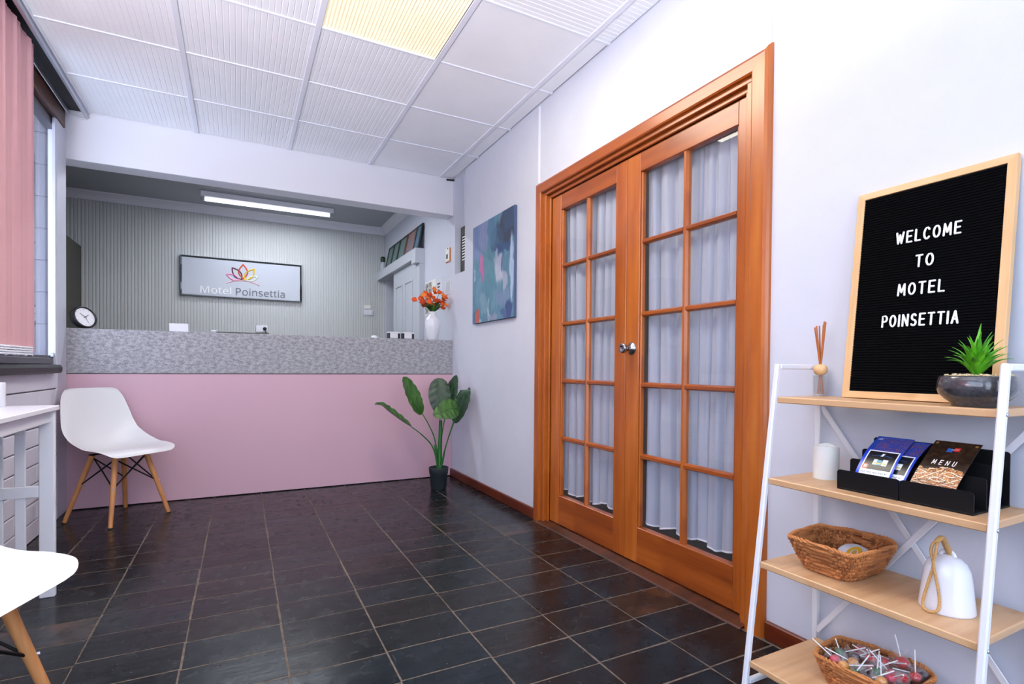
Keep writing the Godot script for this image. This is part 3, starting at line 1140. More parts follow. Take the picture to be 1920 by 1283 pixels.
# ---------------------------------------------------------------- chairs, table, blind
func build_chairs_and_table() -> void:
	var ch := make_chair("white plastic shell chair with beech legs against the pink counter front")
	ch.position = Vector3(-0.655, 0, -4.02)
	ch.rotation.y = deg_to_rad(46)
	dup(ch, "white plastic shell chair with beech legs beside the white console table", Vector3(-0.64, 0, -1.64), deg_to_rad(70))
	# console table along the left wall
	var t := thing("console_table", "white painted console table with slatted end panel by the block wall", "table", Vector3(-0.8, 0, -2.42))
	var st := mb()
	bx(st, -0.165, 0.149, 0.760, 0.780, -0.372, 0.372, 0.003)
	obj("tabletop", st, M.table_white, t)
	for x in [-0.14, 0.114]:
		for z in [-0.365, 0.365]:
			st = mb()
			var zz: float = z * 1.0
			bx(st, x - 0.025, x + 0.025, 0.0, 0.760, zz - 0.025 if zz > 0 else zz - 0.0, zz if zz > 0 else zz + 0.025, 0.003)
			obj("leg", st, M.table_white, t)
	for x in [-0.14, 0.114]:
		st = mb()
		bx(st, x - 0.010, x + 0.012, 0.712, 0.760, -0.340, 0.340, 0.002)
		obj("apron", st, M.table_white, t)
	for z in [-0.352, 0.352]:
		st = mb()
		bx(st, -0.115, 0.089, 0.712, 0.760, z - 0.009, z + 0.009, 0.002)
		obj("apron", st, M.table_white, t)
		for y in [[0.411, 0.457], [0.06, 0.10]]:
			st = mb()
			bx(st, -0.115, 0.089, y[0], y[1], z - 0.010, z + 0.010, 0.002)
			obj("rail", st, M.table_white, t)
		for k in 3:
			var xs := 0.0305 - k * 0.0685
			for y in [[0.457, 0.712], [0.10, 0.411]]:
				st = mb()
				bx(st, xs - 0.0165, xs + 0.0165, y[0], y[1], z - 0.007, z + 0.007, 0.002)
				obj("slat", st, M.table_white, t)
	var c := thing("canister", "small white canister standing on the white console table", "canister", Vector3(-0.8375, 0.780, -2.73))
	st = mb()
	lathe(st, [Vector2(0, 0), Vector2(0.033, 0), Vector2(0.036, 0.003), Vector2(0.0365, 0.078), Vector2(0.037, 0.080), Vector2(0.037, 0.092), Vector2(0.034, 0.096), Vector2(0, 0.097)], 28)
	obj("body", st, M.gloss_white, c)

func chair_point(u: float, v: float) -> Vector3:
	# u across -1..1, v along the shell from the front lip to the top of the back
	var keys := [Vector3(0, 0.405, 0.222), Vector3(0, 0.428, 0.195), Vector3(0, 0.431, 0.12), Vector3(0, 0.418, 0.02), Vector3(0, 0.414, -0.08), Vector3(0, 0.430, -0.150), Vector3(0, 0.478, -0.190), Vector3(0, 0.560, -0.208), Vector3(0, 0.650, -0.222), Vector3(0, 0.735, -0.236), Vector3(0, 0.800, -0.250)]
	var halfs := [0.205, 0.222, 0.232, 0.236, 0.236, 0.234, 0.230, 0.222, 0.208, 0.190, 0.170]
	var t := v * 10.0
	var j := mini(int(t), 9)
	var f := t - j
	var p0: Vector3 = keys[maxi(j - 1, 0)]
	var p1: Vector3 = keys[j]
	var p2: Vector3 = keys[j + 1]
	var p3: Vector3 = keys[mini(j + 2, 10)]
	var p := 0.5 * (2.0 * p1 + (p2 - p0) * f + (2.0 * p0 - 5.0 * p1 + 4.0 * p2 - p3) * f * f + (3.0 * p1 - p0 - 3.0 * p2 + p3) * f * f * f)
	var w: float = lerpf(halfs[j], halfs[j + 1], f)
	if v < 0.13:
		w *= 0.66 + 0.34 * sqrt(maxf(0.0, 1.0 - pow(1.0 - v / 0.13, 2)))
	if v > 0.88:
		w *= 0.74 + 0.26 * sqrt(maxf(0.0, 1.0 - pow((v - 0.88) / 0.12, 2)))
	var seat := clampf(1.0 - absf(v - 0.36) / 0.30, 0.0, 1.0)
	var back := smoothstep(0.45, 0.62, v)
	var lift := 0.030 * pow(absf(u), 2.6) * seat * (1.0 - back * 0.5)
	var wrap := 0.040 * pow(absf(u), 2.2) * back * (1.0 - 0.45 * smoothstep(0.75, 1.0, v))
	var turn := exp(-pow((v - 0.50) / 0.17, 2)) * pow(absf(u), 2.4)
	return p + Vector3(u * w, lift + 0.058 * turn, wrap + 0.062 * turn)

func make_chair(label: String) -> Node3D:
	var t := thing("shell_chair", label, "chair")
	var st := mb()
	sheet(st, func(a: float, b: float) -> Vector3: return chair_point(1.0 - 2.0 * a, b), 28, 60, -0.006)
	obj("shell", st, M.shell_plastic, t)
	var tops := []
	var feet := []
	for s in [[1, 1], [1, -1], [-1, -1], [-1, 1]]:
		tops.append(Vector3(s[0] * 0.096, 0.396, s[1] * 0.094 + 0.01))
		feet.append(Vector3(s[0] * 0.186, 0.0, s[1] * 0.186 + 0.0))
	for k in 4:
		st = mb()
		var a: Vector3 = tops[k]
		var b: Vector3 = feet[k]
		tube(st, PackedVector3Array([a, a.lerp(b, 0.25), a.lerp(b, 0.6), b + (a - b) * 0.012]), 0.0165, 0.0115, 12)
		var leg := obj("leg", st, M.beech, t)
		st = mb()
		tube(st, PackedVector3Array([b + (a - b) * 0.012, b]), 0.0125, 0.012, 12)
		obj("foot_cap", st, M.black_plastic, leg)
		st = mb()
		var mid := a.lerp(b, 0.45)
		var out := Vector3(b.x, 0, b.z).normalized()
		tube(st, PackedVector3Array([mid + out * 0.012, mid + out * 0.019]), 0.005, -1, 8)
		obj("bolt", st, M.brushed, leg)
	# black wire bracing, crossed between neighbouring legs
	for k in 4:
		var n := (k + 1) % 4
		for pair in [[k, n], [n, k]]:
			st = mb()
			var a: Vector3 = tops[pair[0]]
			var b: Vector3 = (tops[pair[1]] as Vector3).lerp(feet[pair[1]], 0.45)
			a = a - Vector3(0, 0.012, 0)
			var inward := -Vector3(a.x + b.x, 0, a.z + b.z).normalized() * (0.006 if pair[0] == k else 0.0)
			tube(st, PackedVector3Array([a + inward, a.lerp(b, 0.5) + inward, b]), 0.0042, -1, 8)
			obj("brace_rod", st, M.black_metal, t)
	for z in [-0.075, 0.095]:
		st = mb()
		bar(st, Vector3(-0.115, 0.402, z), Vector3(0.115, 0.402, z), 0.022, 0.010)
		obj("seat_bar", st, M.black_metal, t)
	return t

func build_blind() -> void:
	var b := thing("vertical_blind", "pink fabric vertical blind drawn at the left window", "blind", Vector3(-0.93, 0, 0))
	var st := mb()
	for x in [[-0.036, -0.028], [0.058, 0.066]]:
		bx(st, x[0], x[1], 2.536, 2.577, -4.32, 0.6, 0.003)
	bx(st, 0.052, 0.072, 2.534, 2.541, -4.325, 0.6, 0.003)
	obj("headrail", st, M.brushed, b)
	st = mb()
	bx(st, -0.028, 0.058, 2.566, 2.577, -4.31, 0.6, 0.002)
	obj("headrail_slot", st, M.black_metal, b)
	st = mb()
	tube(st, curve([Vector3(-0.04, 2.57, -4.30), Vector3(-0.03, 2.548, -4.325), Vector3(0.02, 2.535, -4.33), Vector3(0.06, 2.533, -4.328)], 14), 0.006, -1, 8)
	obj("end_bracket", st, M.gloss_white, b)
	var n := 42
	for k in n:
		var zc := -3.395 + (k * 0.047 if k < 26 else 25 * 0.047 + (k - 25) * 0.085)
		var tw := 0.42 + 0.10 * sin(k * 1.7)
		st = mb()
		var f := func(u: float, v: float) -> Vector3:
			var s := (u - 0.5) * 0.127
			var bow := 0.010 * (1.0 - pow(2.0 * u - 1.0, 2))
			return Vector3(s * sin(tw) + bow * cos(tw), 1.006 + v * 1.53, zc - s * cos(tw) + bow * sin(tw))
		sheet(st, f, 8, 2, 0.0008)
		obj("slat", st, M.pink_blind, b)
		if k > 16:
			continue
		st = mb()
		for j in 4:
			bx(st, -0.012, 0.020, 0.990 + j * 0.011, 0.9985 + j * 0.011, -0.030, 0.030, 0.002, Transform3D(Basis(Vector3.UP, tw), Vector3(0.012, 0, zc)))
		obj("slat_weight", st, M.gloss_white, b, "white slat weight", "stuff")
	st = mb()
	for k in 90:
		ball(st, Vector3(0.028 + 0.004 * sin(k * 0.9), 0.9875 + 0.006 * absf(sin(k * 0.35)), -3.42 + k * 0.0125), Vector3.ONE * 0.0042, 6, 4)
	obj("bead_chain", st, M.gloss_white, b, "", "stuff")

# ---------------------------------------------------------------- the canvas on the right wall
func canvas_image() -> ImageTexture:
	var w := 300
	var h := 330
	var n := FastNoiseLite.new()
	n.seed = 5
	n.frequency = 0.02
	n.fractal_octaves = 4
	var n2 := FastNoiseLite.new()
	n2.seed = 9
	n2.frequency = 0.05
	var blobs := [
		[0.12, 0.16, 0.22, 0.20, c8(128, 146, 186), 0.9], [0.30, 0.10, 0.14, 0.20, c8(150, 158, 192), 0.8],
		[0.86, 0.14, 0.26, 0.17, c8(58, 68, 88), 1.0], [0.92, 0.08, 0.16, 0.12, c8(66, 92, 128), 0.6], [0.62, 0.22, 0.16, 0.14, c8(62, 92, 122), 0.8], [0.50, 0.12, 0.12, 0.16, c8(84, 132, 158), 0.8],
		[0.76, 0.33, 0.22, 0.05, c8(48, 78, 128), 0.8], [0.96, 0.55, 0.05, 0.32, c8(206, 222, 240), 0.9],
		[0.68, 0.52, 0.10, 0.17, c8(206, 208, 218), 0.95], [0.60, 0.42, 0.05, 0.10, c8(196, 200, 214), 0.8], [0.80, 0.62, 0.06, 0.10, c8(198, 196, 208), 0.8], [0.74, 0.44, 0.03, 0.10, c8(70, 100, 150), 0.7],
		[0.235, 0.42, 0.060, 0.13, c8(214, 124, 170), 1.0], [0.255, 0.50, 0.04, 0.09, c8(206, 120, 168), 0.9],
		[0.44, 0.52, 0.14, 0.22, c8(92, 152, 160), 0.7], [0.16, 0.68, 0.10, 0.18, c8(120, 170, 184), 0.7], [0.30, 0.82, 0.10, 0.10, c8(150, 180, 188), 0.7],
		[0.42, 0.93, 0.03, 0.14, c8(208, 222, 222), 0.8], [0.60, 0.82, 0.10, 0.10, c8(122, 168, 180), 0.7], [0.75, 0.80, 0.16, 0.10, c8(138, 156, 186), 0.8],
		[0.14, 0.95, 0.06, 0.10, c8(222, 108, 92), 1.0], [0.04, 0.95, 0.05, 0.10, c8(96, 118, 150), 0.9], [0.22, 0.99, 0.04, 0.05, c8(206, 208, 222), 0.8],
		[0.50, 0.97, 0.14, 0.04, c8(176, 170, 190), 0.8], [0.90, 0.93, 0.06, 0.10, c8(66, 84, 136), 0.9], [0.80, 0.97, 0.08, 0.05, c8(84, 100, 150), 0.8], [0.05, 0.48, 0.03, 0.06, c8(206, 222, 230), 0.7],
	]
	var im := Image.create(w, h, false, Image.FORMAT_RGB8)
	for y in h:
		for x in w:
			var u := float(x) / w + n.get_noise_2d(x, y * 0.6) * 0.05
			var v := float(y) / h + n.get_noise_2d(x * 0.9 + 400, y * 0.5) * 0.08
			var c := c8(112, 158, 176).lerp(c8(96, 146, 164), 0.5 + n2.get_noise_2d(x, y * 0.3))
			for b in blobs:
				var d := pow((u - b[0]) / b[2], 2) + pow((v - b[1]) / b[3], 2)
				if d < 1.3:
					c = c.lerp(b[4], b[5] * (1.0 - smoothstep(0.55, 1.25, d)))
			var g := 1.0 + 0.10 * n2.get_noise_2d(x * 2.0, y * 0.4)
			im.set_pixel(x, y, Color(c.r * g * 0.86, c.g * g * 0.88, c.b * g * 0.92))
	return ImageTexture.create_from_image(im)

func build_picture() -> void:
	var p := thing("canvas_painting", "unframed abstract canvas in teal, navy and pink on the lavender wall", "painting", Vector3(XR, 0, 0))
	var st := mb()
	bx(st, -0.022, -0.0005, 1.288, 2.040, -3.852, -3.150, 0.003)
	obj("canvas_edge", st, mat("canvas_edge", c8(74, 92, 128), 0.7), p)
	st = mb()
	uvquad(st, Vector3(-0.0228, 1.290, -3.850), Vector3(-0.0228, 1.290, -3.152), Vector3(-0.0228, 2.038, -3.152), Vector3(-0.0228, 2.038, -3.850))
	var m := mat("canvas_paint", Color.WHITE, 0.55)
	m.albedo_texture = canvas_image()
	obj("painted_face", st, m, p)

# ---------------------------------------------------------------- the plant in the corner
func leaf_mesh(st: SurfaceTool, ctrl: Array, face: Vector3, width: float, fold: float, power := 0.8) -> void:
	# ctrl: centre line from leaf base to tip; face: roughly where its upper side looks
	var line := curve(ctrl, 24)
	var f := func(u: float, v: float) -> Vector3:
		var i := clampi(int(v * 24), 0, 24)
		var d := (line[mini(i + 1, 24)] - line[maxi(i - 1, 0)]).normalized()
		var nrm := (face - d * face.dot(d)).normalized()
		var side := d.cross(nrm)
		var w := width * 0.5 * pow(sin(PI * pow(clampf(v * 0.985 + 0.008, 0, 1), power)), 0.75)
		var s := 2.0 * u - 1.0
		var ripple := 0.05 * sin(v * 40.0 + absf(s) * 3.0) * absf(s) * w
		return line[i] + side * s * w * cos(fold) + nrm * (absf(s) * w * sin(fold) + ripple - 0.12 * w * s * s)
	sheet(st, f, 10, 24, 0.0012)

func build_corner_plant() -> void:
	var p := thing("potted_plant", "artificial broad-leaved plant in a dark pot in the counter corner", "plant", Vector3(1.385, 0, -3.90))
	var st := mb()
	lathe(st, [Vector2(0, 0), Vector2(0.058, 0), Vector2(0.0585, 0.018), Vector2(0.061, 0.022), Vector2(0.068, 0.118), Vector2(0.072, 0.122), Vector2(0.0765, 0.168), Vector2(0.076, 0.172), Vector2(0.071, 0.172), Vector2(0.069, 0.150), Vector2(0, 0.150)], 36)
	obj("pot", st, M.pot_dark, p)
	var top := Vector3(0.0, 0.15, 0.0)
	st = mb()
	tube(st, curve([Vector3(0.004, 0.15, 0), Vector3(0.008, 0.30, 0), Vector3(0.012, 0.42, 0), Vector3(0.014, 0.535, 0.0)], 16), 0.020, 0.013, 10)
	obj("stalk", st, M.stem_green, p)
	# sheaths at the foot
	for q in [[-0.03, 0.05, 0.02], [0.035, 0.04, 0.02], [0.02, 0.10, -0.01]]:
		st = mb()
		tube(st, curve([Vector3(0, 0.15, 0.01), Vector3(q[0] * 0.7, 0.22, q[2]), Vector3(q[0] * 1.4, 0.30 + q[1], q[2])], 10), 0.014, 0.004, 8)
		obj("sheath", st, M.stem_green, p)
	var specs := [
		# stem control points, leaf control points, facing, width, fold, material
		[[Vector3(-0.01, 0.20, 0.01), Vector3(-0.06, 0.34, 0.02), Vector3(-0.14, 0.43, 0.02), Vector3(-0.222, 0.495, 0.02)], [Vector3(-0.222, 0.495, 0.02), Vector3(-0.30, 0.545, 0.02), Vector3(-0.39, 0.615, 0.0), Vector3(-0.44, 0.66, -0.02), Vector3(-0.49, 0.668, -0.03)], Vector3(0.5, 0.75, 0.25), 0.155, 0.45, "leaf_mid"],
		[[Vector3(-0.005, 0.20, 0.0), Vector3(-0.03, 0.38, 0.0), Vector3(-0.08, 0.50, 0.0), Vector3(-0.135, 0.592, 0.0)], [Vector3(-0.135, 0.590, 0.0), Vector3(-0.185, 0.66, 0.01), Vector3(-0.225, 0.75, 0.0), Vector3(-0.255, 0.83, -0.02), Vector3(-0.275, 0.872, -0.03)], Vector3(0.45, 0.1, 0.75), 0.155, 0.35, "leaf_mid"],
		[[Vector3(0.01, 0.20, -0.01), Vector3(0.015, 0.40, -0.02), Vector3(0.015, 0.60, -0.02)], [Vector3(0.015, 0.585, -0.02), Vector3(0.018, 0.67, -0.03), Vector3(0.02, 0.76, -0.05), Vector3(0.022, 0.83, -0.07), Vector3(0.022, 0.862, -0.08)], Vector3(-0.25, 0.15, 0.9), 0.175, 0.12, "leaf_dark"],
		[[Vector3(0.012, 0.20, -0.02), Vector3(0.04, 0.42, -0.04), Vector3(0.085, 0.63, -0.05)], [Vector3(0.085, 0.62, -0.05), Vector3(0.110, 0.71, -0.06), Vector3(0.135, 0.80, -0.06), Vector3(0.165, 0.885, -0.06)], Vector3(-0.75, 0.2, 0.5), 0.13, 0.15, "leaf_dark"],
		[[Vector3(0.014, 0.20, 0.02), Vector3(0.05, 0.36, 0.04), Vector3(0.105, 0.53, 0.06)], [Vector3(0.105, 0.515, 0.06), Vector3(0.140, 0.60, 0.06), Vector3(0.175, 0.69, 0.05), Vector3(0.205, 0.765, 0.04), Vector3(0.232, 0.768, 0.02)], Vector3(-0.8, 0.3, 0.45), 0.145, 0.15, "leaf_dark"],
		[[Vector3(0.012, 0.20, 0.03), Vector3(0.05, 0.40, 0.07), Vector3(0.110, 0.598, 0.09)], [Vector3(0.132, 0.628, 0.085), Vector3(0.07, 0.632, 0.10), Vector3(-0.01, 0.612, 0.11), Vector3(-0.085, 0.585, 0.11)], Vector3(-0.15, 0.45, 0.9), 0.165, 0.15, "leaf_mid"],
	]
	for s in specs:
		st = mb()
		tube(st, curve(s[0], 16), 0.0062, 0.0036, 8)
		var stem := obj("stem", st, M.stem_green, p)
		st = mb()
		leaf_mesh(st, s[1], s[2], s[3], s[4])
		var lf := obj("leaf", st, M[s[5]], p)
		st = mb()
		var rib := curve(s[1], 16)
		var off: Vector3 = (s[2] as Vector3).normalized() * 0.0015
		for i in rib.size():
			rib[i] += off
		tube(st, rib, 0.0026, 0.0008, 6)
		obj("midrib", st, M.stem_green, lf)

# ---------------------------------------------------------------- things on the counter
func build_counter_items() -> void:
	# round desk clock, tilted back and turned to the right
	var nrm := Vector3(0.72, 0.30, 0.62).normalized()
	var side := Vector3.UP.cross(nrm).normalized()
	var up := nrm.cross(side)
	var roll := deg_to_rad(-6)
	var bs := Basis(side * cos(roll) + up * sin(roll), nrm, (side * cos(roll) + up * sin(roll)).cross(nrm))
	var c := thing("desk_clock", "round black rimmed clock leaning on the left end of counter", "clock", Vector3(-0.905, 1.259, -4.43))
	var xf := Transform3D(bs, Vector3.ZERO)
	var st := mb()
	lathe(st, [Vector2(0, -0.046), Vector2(0.058, -0.046), Vector2(0.073, -0.028), Vector2(0.077, 0.004), Vector2(0.074, 0.012), Vector2(0.066, 0.012), Vector2(0.063, 0.006), Vector2(0, 0.005)], 40, xf)
	obj("case", st, M.black_plastic, c)
	st = mb()
	lathe(st, [Vector2(0, 0.0065), Vector2(0.0625, 0.0065)], 40, xf)
	obj("dial", st, M.clock_face, c)
	for hnd in [[0.030, 0.0022, 0.9], [0.038, 0.0016, -0.95], [0.044, 0.0008, 2.7]]:
		st = mb()
		var ang: float = hnd[2]
		var dir := bs.x * sin(ang) - bs.z * cos(ang)
		bar(st, bs.y * 0.009 - dir * 0.010, bs.y * 0.009 + dir * float(hnd[0]), float(hnd[1]) * 2.0, 0.001, Vector3.ZERO, 0.0)
		obj("hand", st, M.black_matte, c)
	st = mb()
	for k in 12:
		var a := TAU * k / 12
		var d := bs.x * sin(a) - bs.z * cos(a)
		bar(st, bs.y * 0.0072 + d * 0.052, bs.y * 0.0072 + d * 0.058, 0.0014, 0.0008, Vector3.ZERO, 0.0)
	obj("hour_marks", st, M.black_matte, c, "", "stuff")
	# white card holder
	c = thing("card_holder", "blank white leaning card stand on the left half of counter", "card", Vector3(-0.372, 1.182, -4.44))
	st = mb()
	bx(st, -0.058, 0.058, 0.0, 0.062, -0.002, 0.002, 0.001, Transform3D(Basis.from_euler(Vector3(-0.30, 0.15, 0.02)), Vector3(0, 0.003, 0)))
	obj("card", st, M.gloss_white, c)
	st = mb()
	bx(st, -0.05, 0.05, 0.0, 0.005, -0.035, 0.012, 0.001)
	obj("foot", st, M.gloss_white, c)
	# thin dark tray
	c = thing("pen_tray", "thin dark tray lying low behind the counter edge", "tray", Vector3(0.035, 1.182, -4.47))
	st = mb()
	bx(st, -0.175, 0.175, 0.0, 0.012, -0.05, 0.05, 0.002)
	obj("tray", st, M.olive_dark, c)
	c = thing("eraser", "tiny white block lying on the dark tray", "eraser", Vector3(-0.155, 1.194, -4.46))
	st = mb()
	bx(st, -0.018, 0.018, 0.0, 0.012, -0.008, 0.008, 0.003)
	obj("block", st, M.gloss_white, c)
	# small dome and the two cups
	c = thing("push_bell", "small white rounded counter bell left of the two cups", "bell", Vector3(1.005, 1.182, -4.43))
	st = mb()
	lathe(st, [Vector2(0, 0), Vector2(0.028, 0), Vector2(0.030, 0.004), Vector2(0.027, 0.014), Vector2(0.018, 0.022), Vector2(0.006, 0.026), Vector2(0, 0.026)], 24)
	obj("dome", st, M.gloss_white, c)
	for k in 2:
		c = thing("card_box", ["small white and black box, first left of the flower vase pair", "small white and black box nearest the flower vase"][k], "box", Vector3([1.168, 1.289][k], 1.182, -4.43), 0.12)
		st = mb()
		bx(st, -0.046, 0.026, 0.004, 0.055, -0.03, 0.03, 0.004)
		obj("body", st, M.gloss_white, c)
		st = mb()
		bx(st, 0.026, 0.045, 0.0, 0.046, -0.031, 0.031, 0.003)
		bx(st, -0.050, -0.043, 0.0, 0.050, -0.031, 0.031, 0.002)
		obj("side_cover", st, M.black_plastic, c)
		st = mb()
		bx(st, -0.050, 0.047, 0.046, 0.058, -0.033, 0.033, 0.004)
		obj("lid", st, M.gloss_white, c)
	# vase and flowers
	c = thing("flower_vase", "white ceramic vase with narrow neck on the right end of counter", "vase", Vector3(1.512, 1.182, -4.44))
	st = mb()
	lathe(st, [Vector2(0, 0), Vector2(0.040, 0), Vector2(0.043, 0.004), Vector2(0.056, 0.055), Vector2(0.067, 0.115), Vector2(0.069, 0.150), Vector2(0.062, 0.182), Vector2(0.044, 0.206), Vector2(0.034, 0.214), Vector2(0.032, 0.228), Vector2(0.035, 0.244), Vector2(0.037, 0.247), Vector2(0.034, 0.248), Vector2(0.028, 0.244), Vector2(0.027, 0.21), Vector2(0, 0.205)], 36)
	obj("body", st, M.gloss_white, c)
	var b := thing("flower_bunch", "bunch of orange artificial flowers in the white vase", "flowers", Vector3(1.512, 1.4305, -4.44))
	var orange := mat("flower_orange", c8(236, 92, 22), 0.6)
	var deep := mat("flower_deep", c8(206, 62, 14), 0.6)
	var pale := mat("flower_pale", c8(248, 140, 60), 0.6)
	var spots := [Vector2(-0.155, 0.125), Vector2(-0.105, 0.10), Vector2(-0.10, 0.14), Vector2(-0.085, 0.165), Vector2(-0.075, 0.12), Vector2(-0.07, 0.085), Vector2(-0.06, 0.185), Vector2(-0.05, 0.15), Vector2(-0.045, 0.11), Vector2(-0.03, 0.17), Vector2(-0.025, 0.13), Vector2(-0.015, 0.10), Vector2(0.0, 0.15), Vector2(0.005, 0.115), Vector2(0.02, 0.085), Vector2(0.01, 0.225), Vector2(0.025, 0.205), Vector2(0.032, 0.12), Vector2(0.07, 0.20), Vector2(0.075, 0.17), Vector2(0.065, 0.09), Vector2(0.085, 0.11), Vector2(0.095, 0.14), Vector2(0.10, 0.085), Vector2(0.08, 0.06), Vector2(0.11, 0.12), Vector2(0.105, 0.16)]
	for i in spots.size():
		var s: Vector2 = spots[i]
		s.y -= 0.028
		var at := Vector3(s.x, s.y, rng.randf_range(-0.045, 0.06))
		var face := Vector3(s.x * 2.5 + rng.randf_range(-0.4, 0.4), 0.35 + rng.randf_range(-0.2, 0.5), 0.9).normalized()
		var sx := Vector3.UP.cross(face).normalized()
		var fb := Basis(sx, face, sx.cross(face))
		st = mb()
		for k in 5:
			var rot := Basis(fb * Vector3.UP, TAU * k / 5 + i) * fb
			sheet(st, func(u: float, v: float) -> Vector3:
				var w := 0.017 * sin(PI * clampf(v * 0.8 + 0.15, 0, 1))
				return at + rot * Vector3((u - 0.5) * 2.0 * w, 0.010 * v + 0.006 * sin(v * 5.0 + u * 3.0), 0.025 * v), 4, 4, 0.0006)
		var fl := obj("flower", st, [orange, deep, orange, pale][i % 4], b)
		if i % 2 == 0:
			st = mb()
			tube(st, curve([Vector3(s.x * 0.08, 0.0, 0), Vector3(s.x * 0.4, s.y * 0.55, at.z * 0.4), at - face * 0.004], 8), 0.0016, -1, 5)
			obj("stem", st, M.stem_green, b)
	for k in 11:
		var a := TAU * k / 11
		st = mb()
		var d := Vector3(cos(a), 0, sin(a) * 0.6)
		leaf_mesh(st, [Vector3(0, 0.004, 0) + d * 0.016, d * 0.045 + Vector3(0, 0.030, 0), d * 0.075 + Vector3(0, 0.05 + 0.02 * (k % 3), 0), d * 0.10 + Vector3(0, 0.05, 0)], Vector3(0, 1, 0.3), 0.032, 0.2)
		obj("leaf", st, M.leaf_mid, b)

# ---------------------------------------------------------------- things on the reception walls
func build_reception_items() -> void:
	var s := thing("reception_sign", "long grey sign with lotus logo in mirrored frame on ribbed wall", "sign", Vector3(0, 0, ZB))
	var st := mb()
	bx(st, -0.537, 0.650, 1.719, 2.118, 0.002, 0.026, 0.001)
	obj("panel", st, M.sign_face, s)
	var fp := [Vector2(0, 0), Vector2(0, 0.030), Vector2(0.008, 0.036), Vector2(0.020, 0.026), Vector2(0.020, 0)]
	var mi := func(p: Vector2) -> float: return p.x
	var mo := func(p: Vector2) -> float: return -p.x
	for f in [[Vector3(-0.557, 2.137, 0), Vector3(0, -1, 0), Vector3(1.227, 0, 0)], [Vector3(-0.557, 1.700, 0), Vector3(0, 1, 0), Vector3(1.227, 0, 0)], [Vector3(-0.557, 1.700, 0), Vector3(1, 0, 0), Vector3(0, 0.437, 0)], [Vector3(0.670, 1.700, 0), Vector3(-1, 0, 0), Vector3(0, 0.437, 0)]]:
		st = mb()
		prism(st, fp, f[0], f[1], Vector3(0, 0, 1), f[2], mi, mo)
		obj("frame", st, M.brushed if f[0].y < 1.8 and f[2].x > 0.5 else M.mirror_edge, s)
	var z := 0.029
	# petals: outline curves from base to tip on both sides
	var petal := func(called: String, base: Vector2, tip: Vector2, w: float, col: Color) -> void:
		var d := (tip - base)
		var n := Vector2(-d.y, d.x).normalized() * w
		var pst := mb()
		for sg in [-1.0, 1.0]:
			var a := base
			var m1: Vector2 = base + d * 0.35 + n * sg
			var m2: Vector2 = base + d * 0.68 + n * sg * 0.85
			tube(pst, curve([Vector3(a.x, a.y, z), Vector3(m1.x, m1.y, z), Vector3(m2.x, m2.y, z), Vector3(tip.x, tip.y, z)], 14), 0.0075, -1, 6, 0.35, Vector3(0, 0, 1))
		obj("logo_petal", pst, mat(called, col, 0.5), s)
	petal.call("logo_red", Vector2(0.052, 1.925), Vector2(0.052, 2.087), 0.042, c8(226, 78, 40))
	petal.call("logo_maroon", Vector2(0.040, 1.915), Vector2(-0.058, 2.042), 0.036, c8(96, 28, 60))
	petal.call("logo_yellow", Vector2(0.064, 1.915), Vector2(0.168, 2.046), 0.036, c8(238, 200, 46))
	petal.call("logo_pink", Vector2(0.015, 1.908), Vector2(-0.115, 1.966), 0.026, c8(240, 150, 190))
	petal.call("logo_lime", Vector2(0.085, 1.908), Vector2(0.200, 1.962), 0.024, c8(222, 232, 206))
	st = mb()
	tube(st, curve([Vector3(-0.117, 1.864, z), Vector3(-0.03, 1.897, z), Vector3(0.05, 1.905, z), Vector3(0.13, 1.897, z), Vector3(0.222, 1.862, z)], 24), 0.005, -1, 6, 0.4, Vector3(0, 0, 1))
	obj("logo_arc", st, mat("logo_arc", c8(246, 176, 186), 0.5), s)
	for q in [["Motel", -0.366, -0.068, M.letter_white], ["Poinsettia", -0.020, 0.485, mat("sign_letter_grey", c8(112, 116, 126), 0.4)]]:
		var tm := TextMesh.new()
		var fnt := SystemFont.new()
		fnt.font_names = PackedStringArray(["Droid Sans"])
		tm.font = fnt
		tm.text = q[0]
		tm.font_size = 64
		tm.pixel_size = 0.01
		tm.depth = 0.02
		tm.horizontal_alignment = HORIZONTAL_ALIGNMENT_LEFT
		var box := tm.get_aabb()
		var o := MeshInstance3D.new()
		o.mesh = tm
		o.material_override = q[3]
		var k: float = (q[2] - q[1]) / box.size.x
		var ky := 0.083 / (box.size.y if q[0] == "Motel" else box.size.y)
		o.scale = Vector3(k, ky, 0.12)
		o.position = Vector3(q[1] - box.position.x * k, 1.738 - box.position.y * ky, z + 0.0005)
		place(o, "lettering", s)
	# switches and outlet
	var sw := thing("light_switch", "white double light switch plate low on the ribbed wall", "switch", Vector3(1.452, 1.628, ZB))
	st = mb()
	bx(st, -0.060, 0.060, -0.038, 0.038, 0.0, 0.012, 0.003)
	obj("plate", st, M.gloss_white, sw)
	for x in [-0.025, 0.025]:
		st = mb()
		bx(st, x - 0.016, x + 0.016, -0.022, 0.022, 0.012, 0.017, 0.002)
		obj("rocker", st, M.soft_white, sw)
	sw = thing("thermostat", "small cream control box above the light switch", "control", Vector3(1.442, 1.690, ZB))
	st = mb()
	bx(st, -0.040, 0.040, -0.022, 0.024, 0.0, 0.022, 0.004)
	obj("body", st, M.lead_white, sw)
	sw = thing("power_outlet", "white power outlet on the ribbed wall above the counter", "outlet", Vector3(0.245, 1.372, ZB))
	st = mb()
	bx(st, -0.062, 0.062, -0.038, 0.038, 0.0, 0.011, 0.003)
	obj("plate", st, M.gloss_white, sw)
	st = mb()
	bx(st, -0.040, -0.022, -0.012, 0.012, 0.011, 0.015, 0.002)
	obj("rocker", st, M.soft_white, sw)
	sw = thing("power_plug", "black plug and lead in the power outlet", "plug", Vector3(0.275, 1.372, ZB + 0.011))
	st = mb()
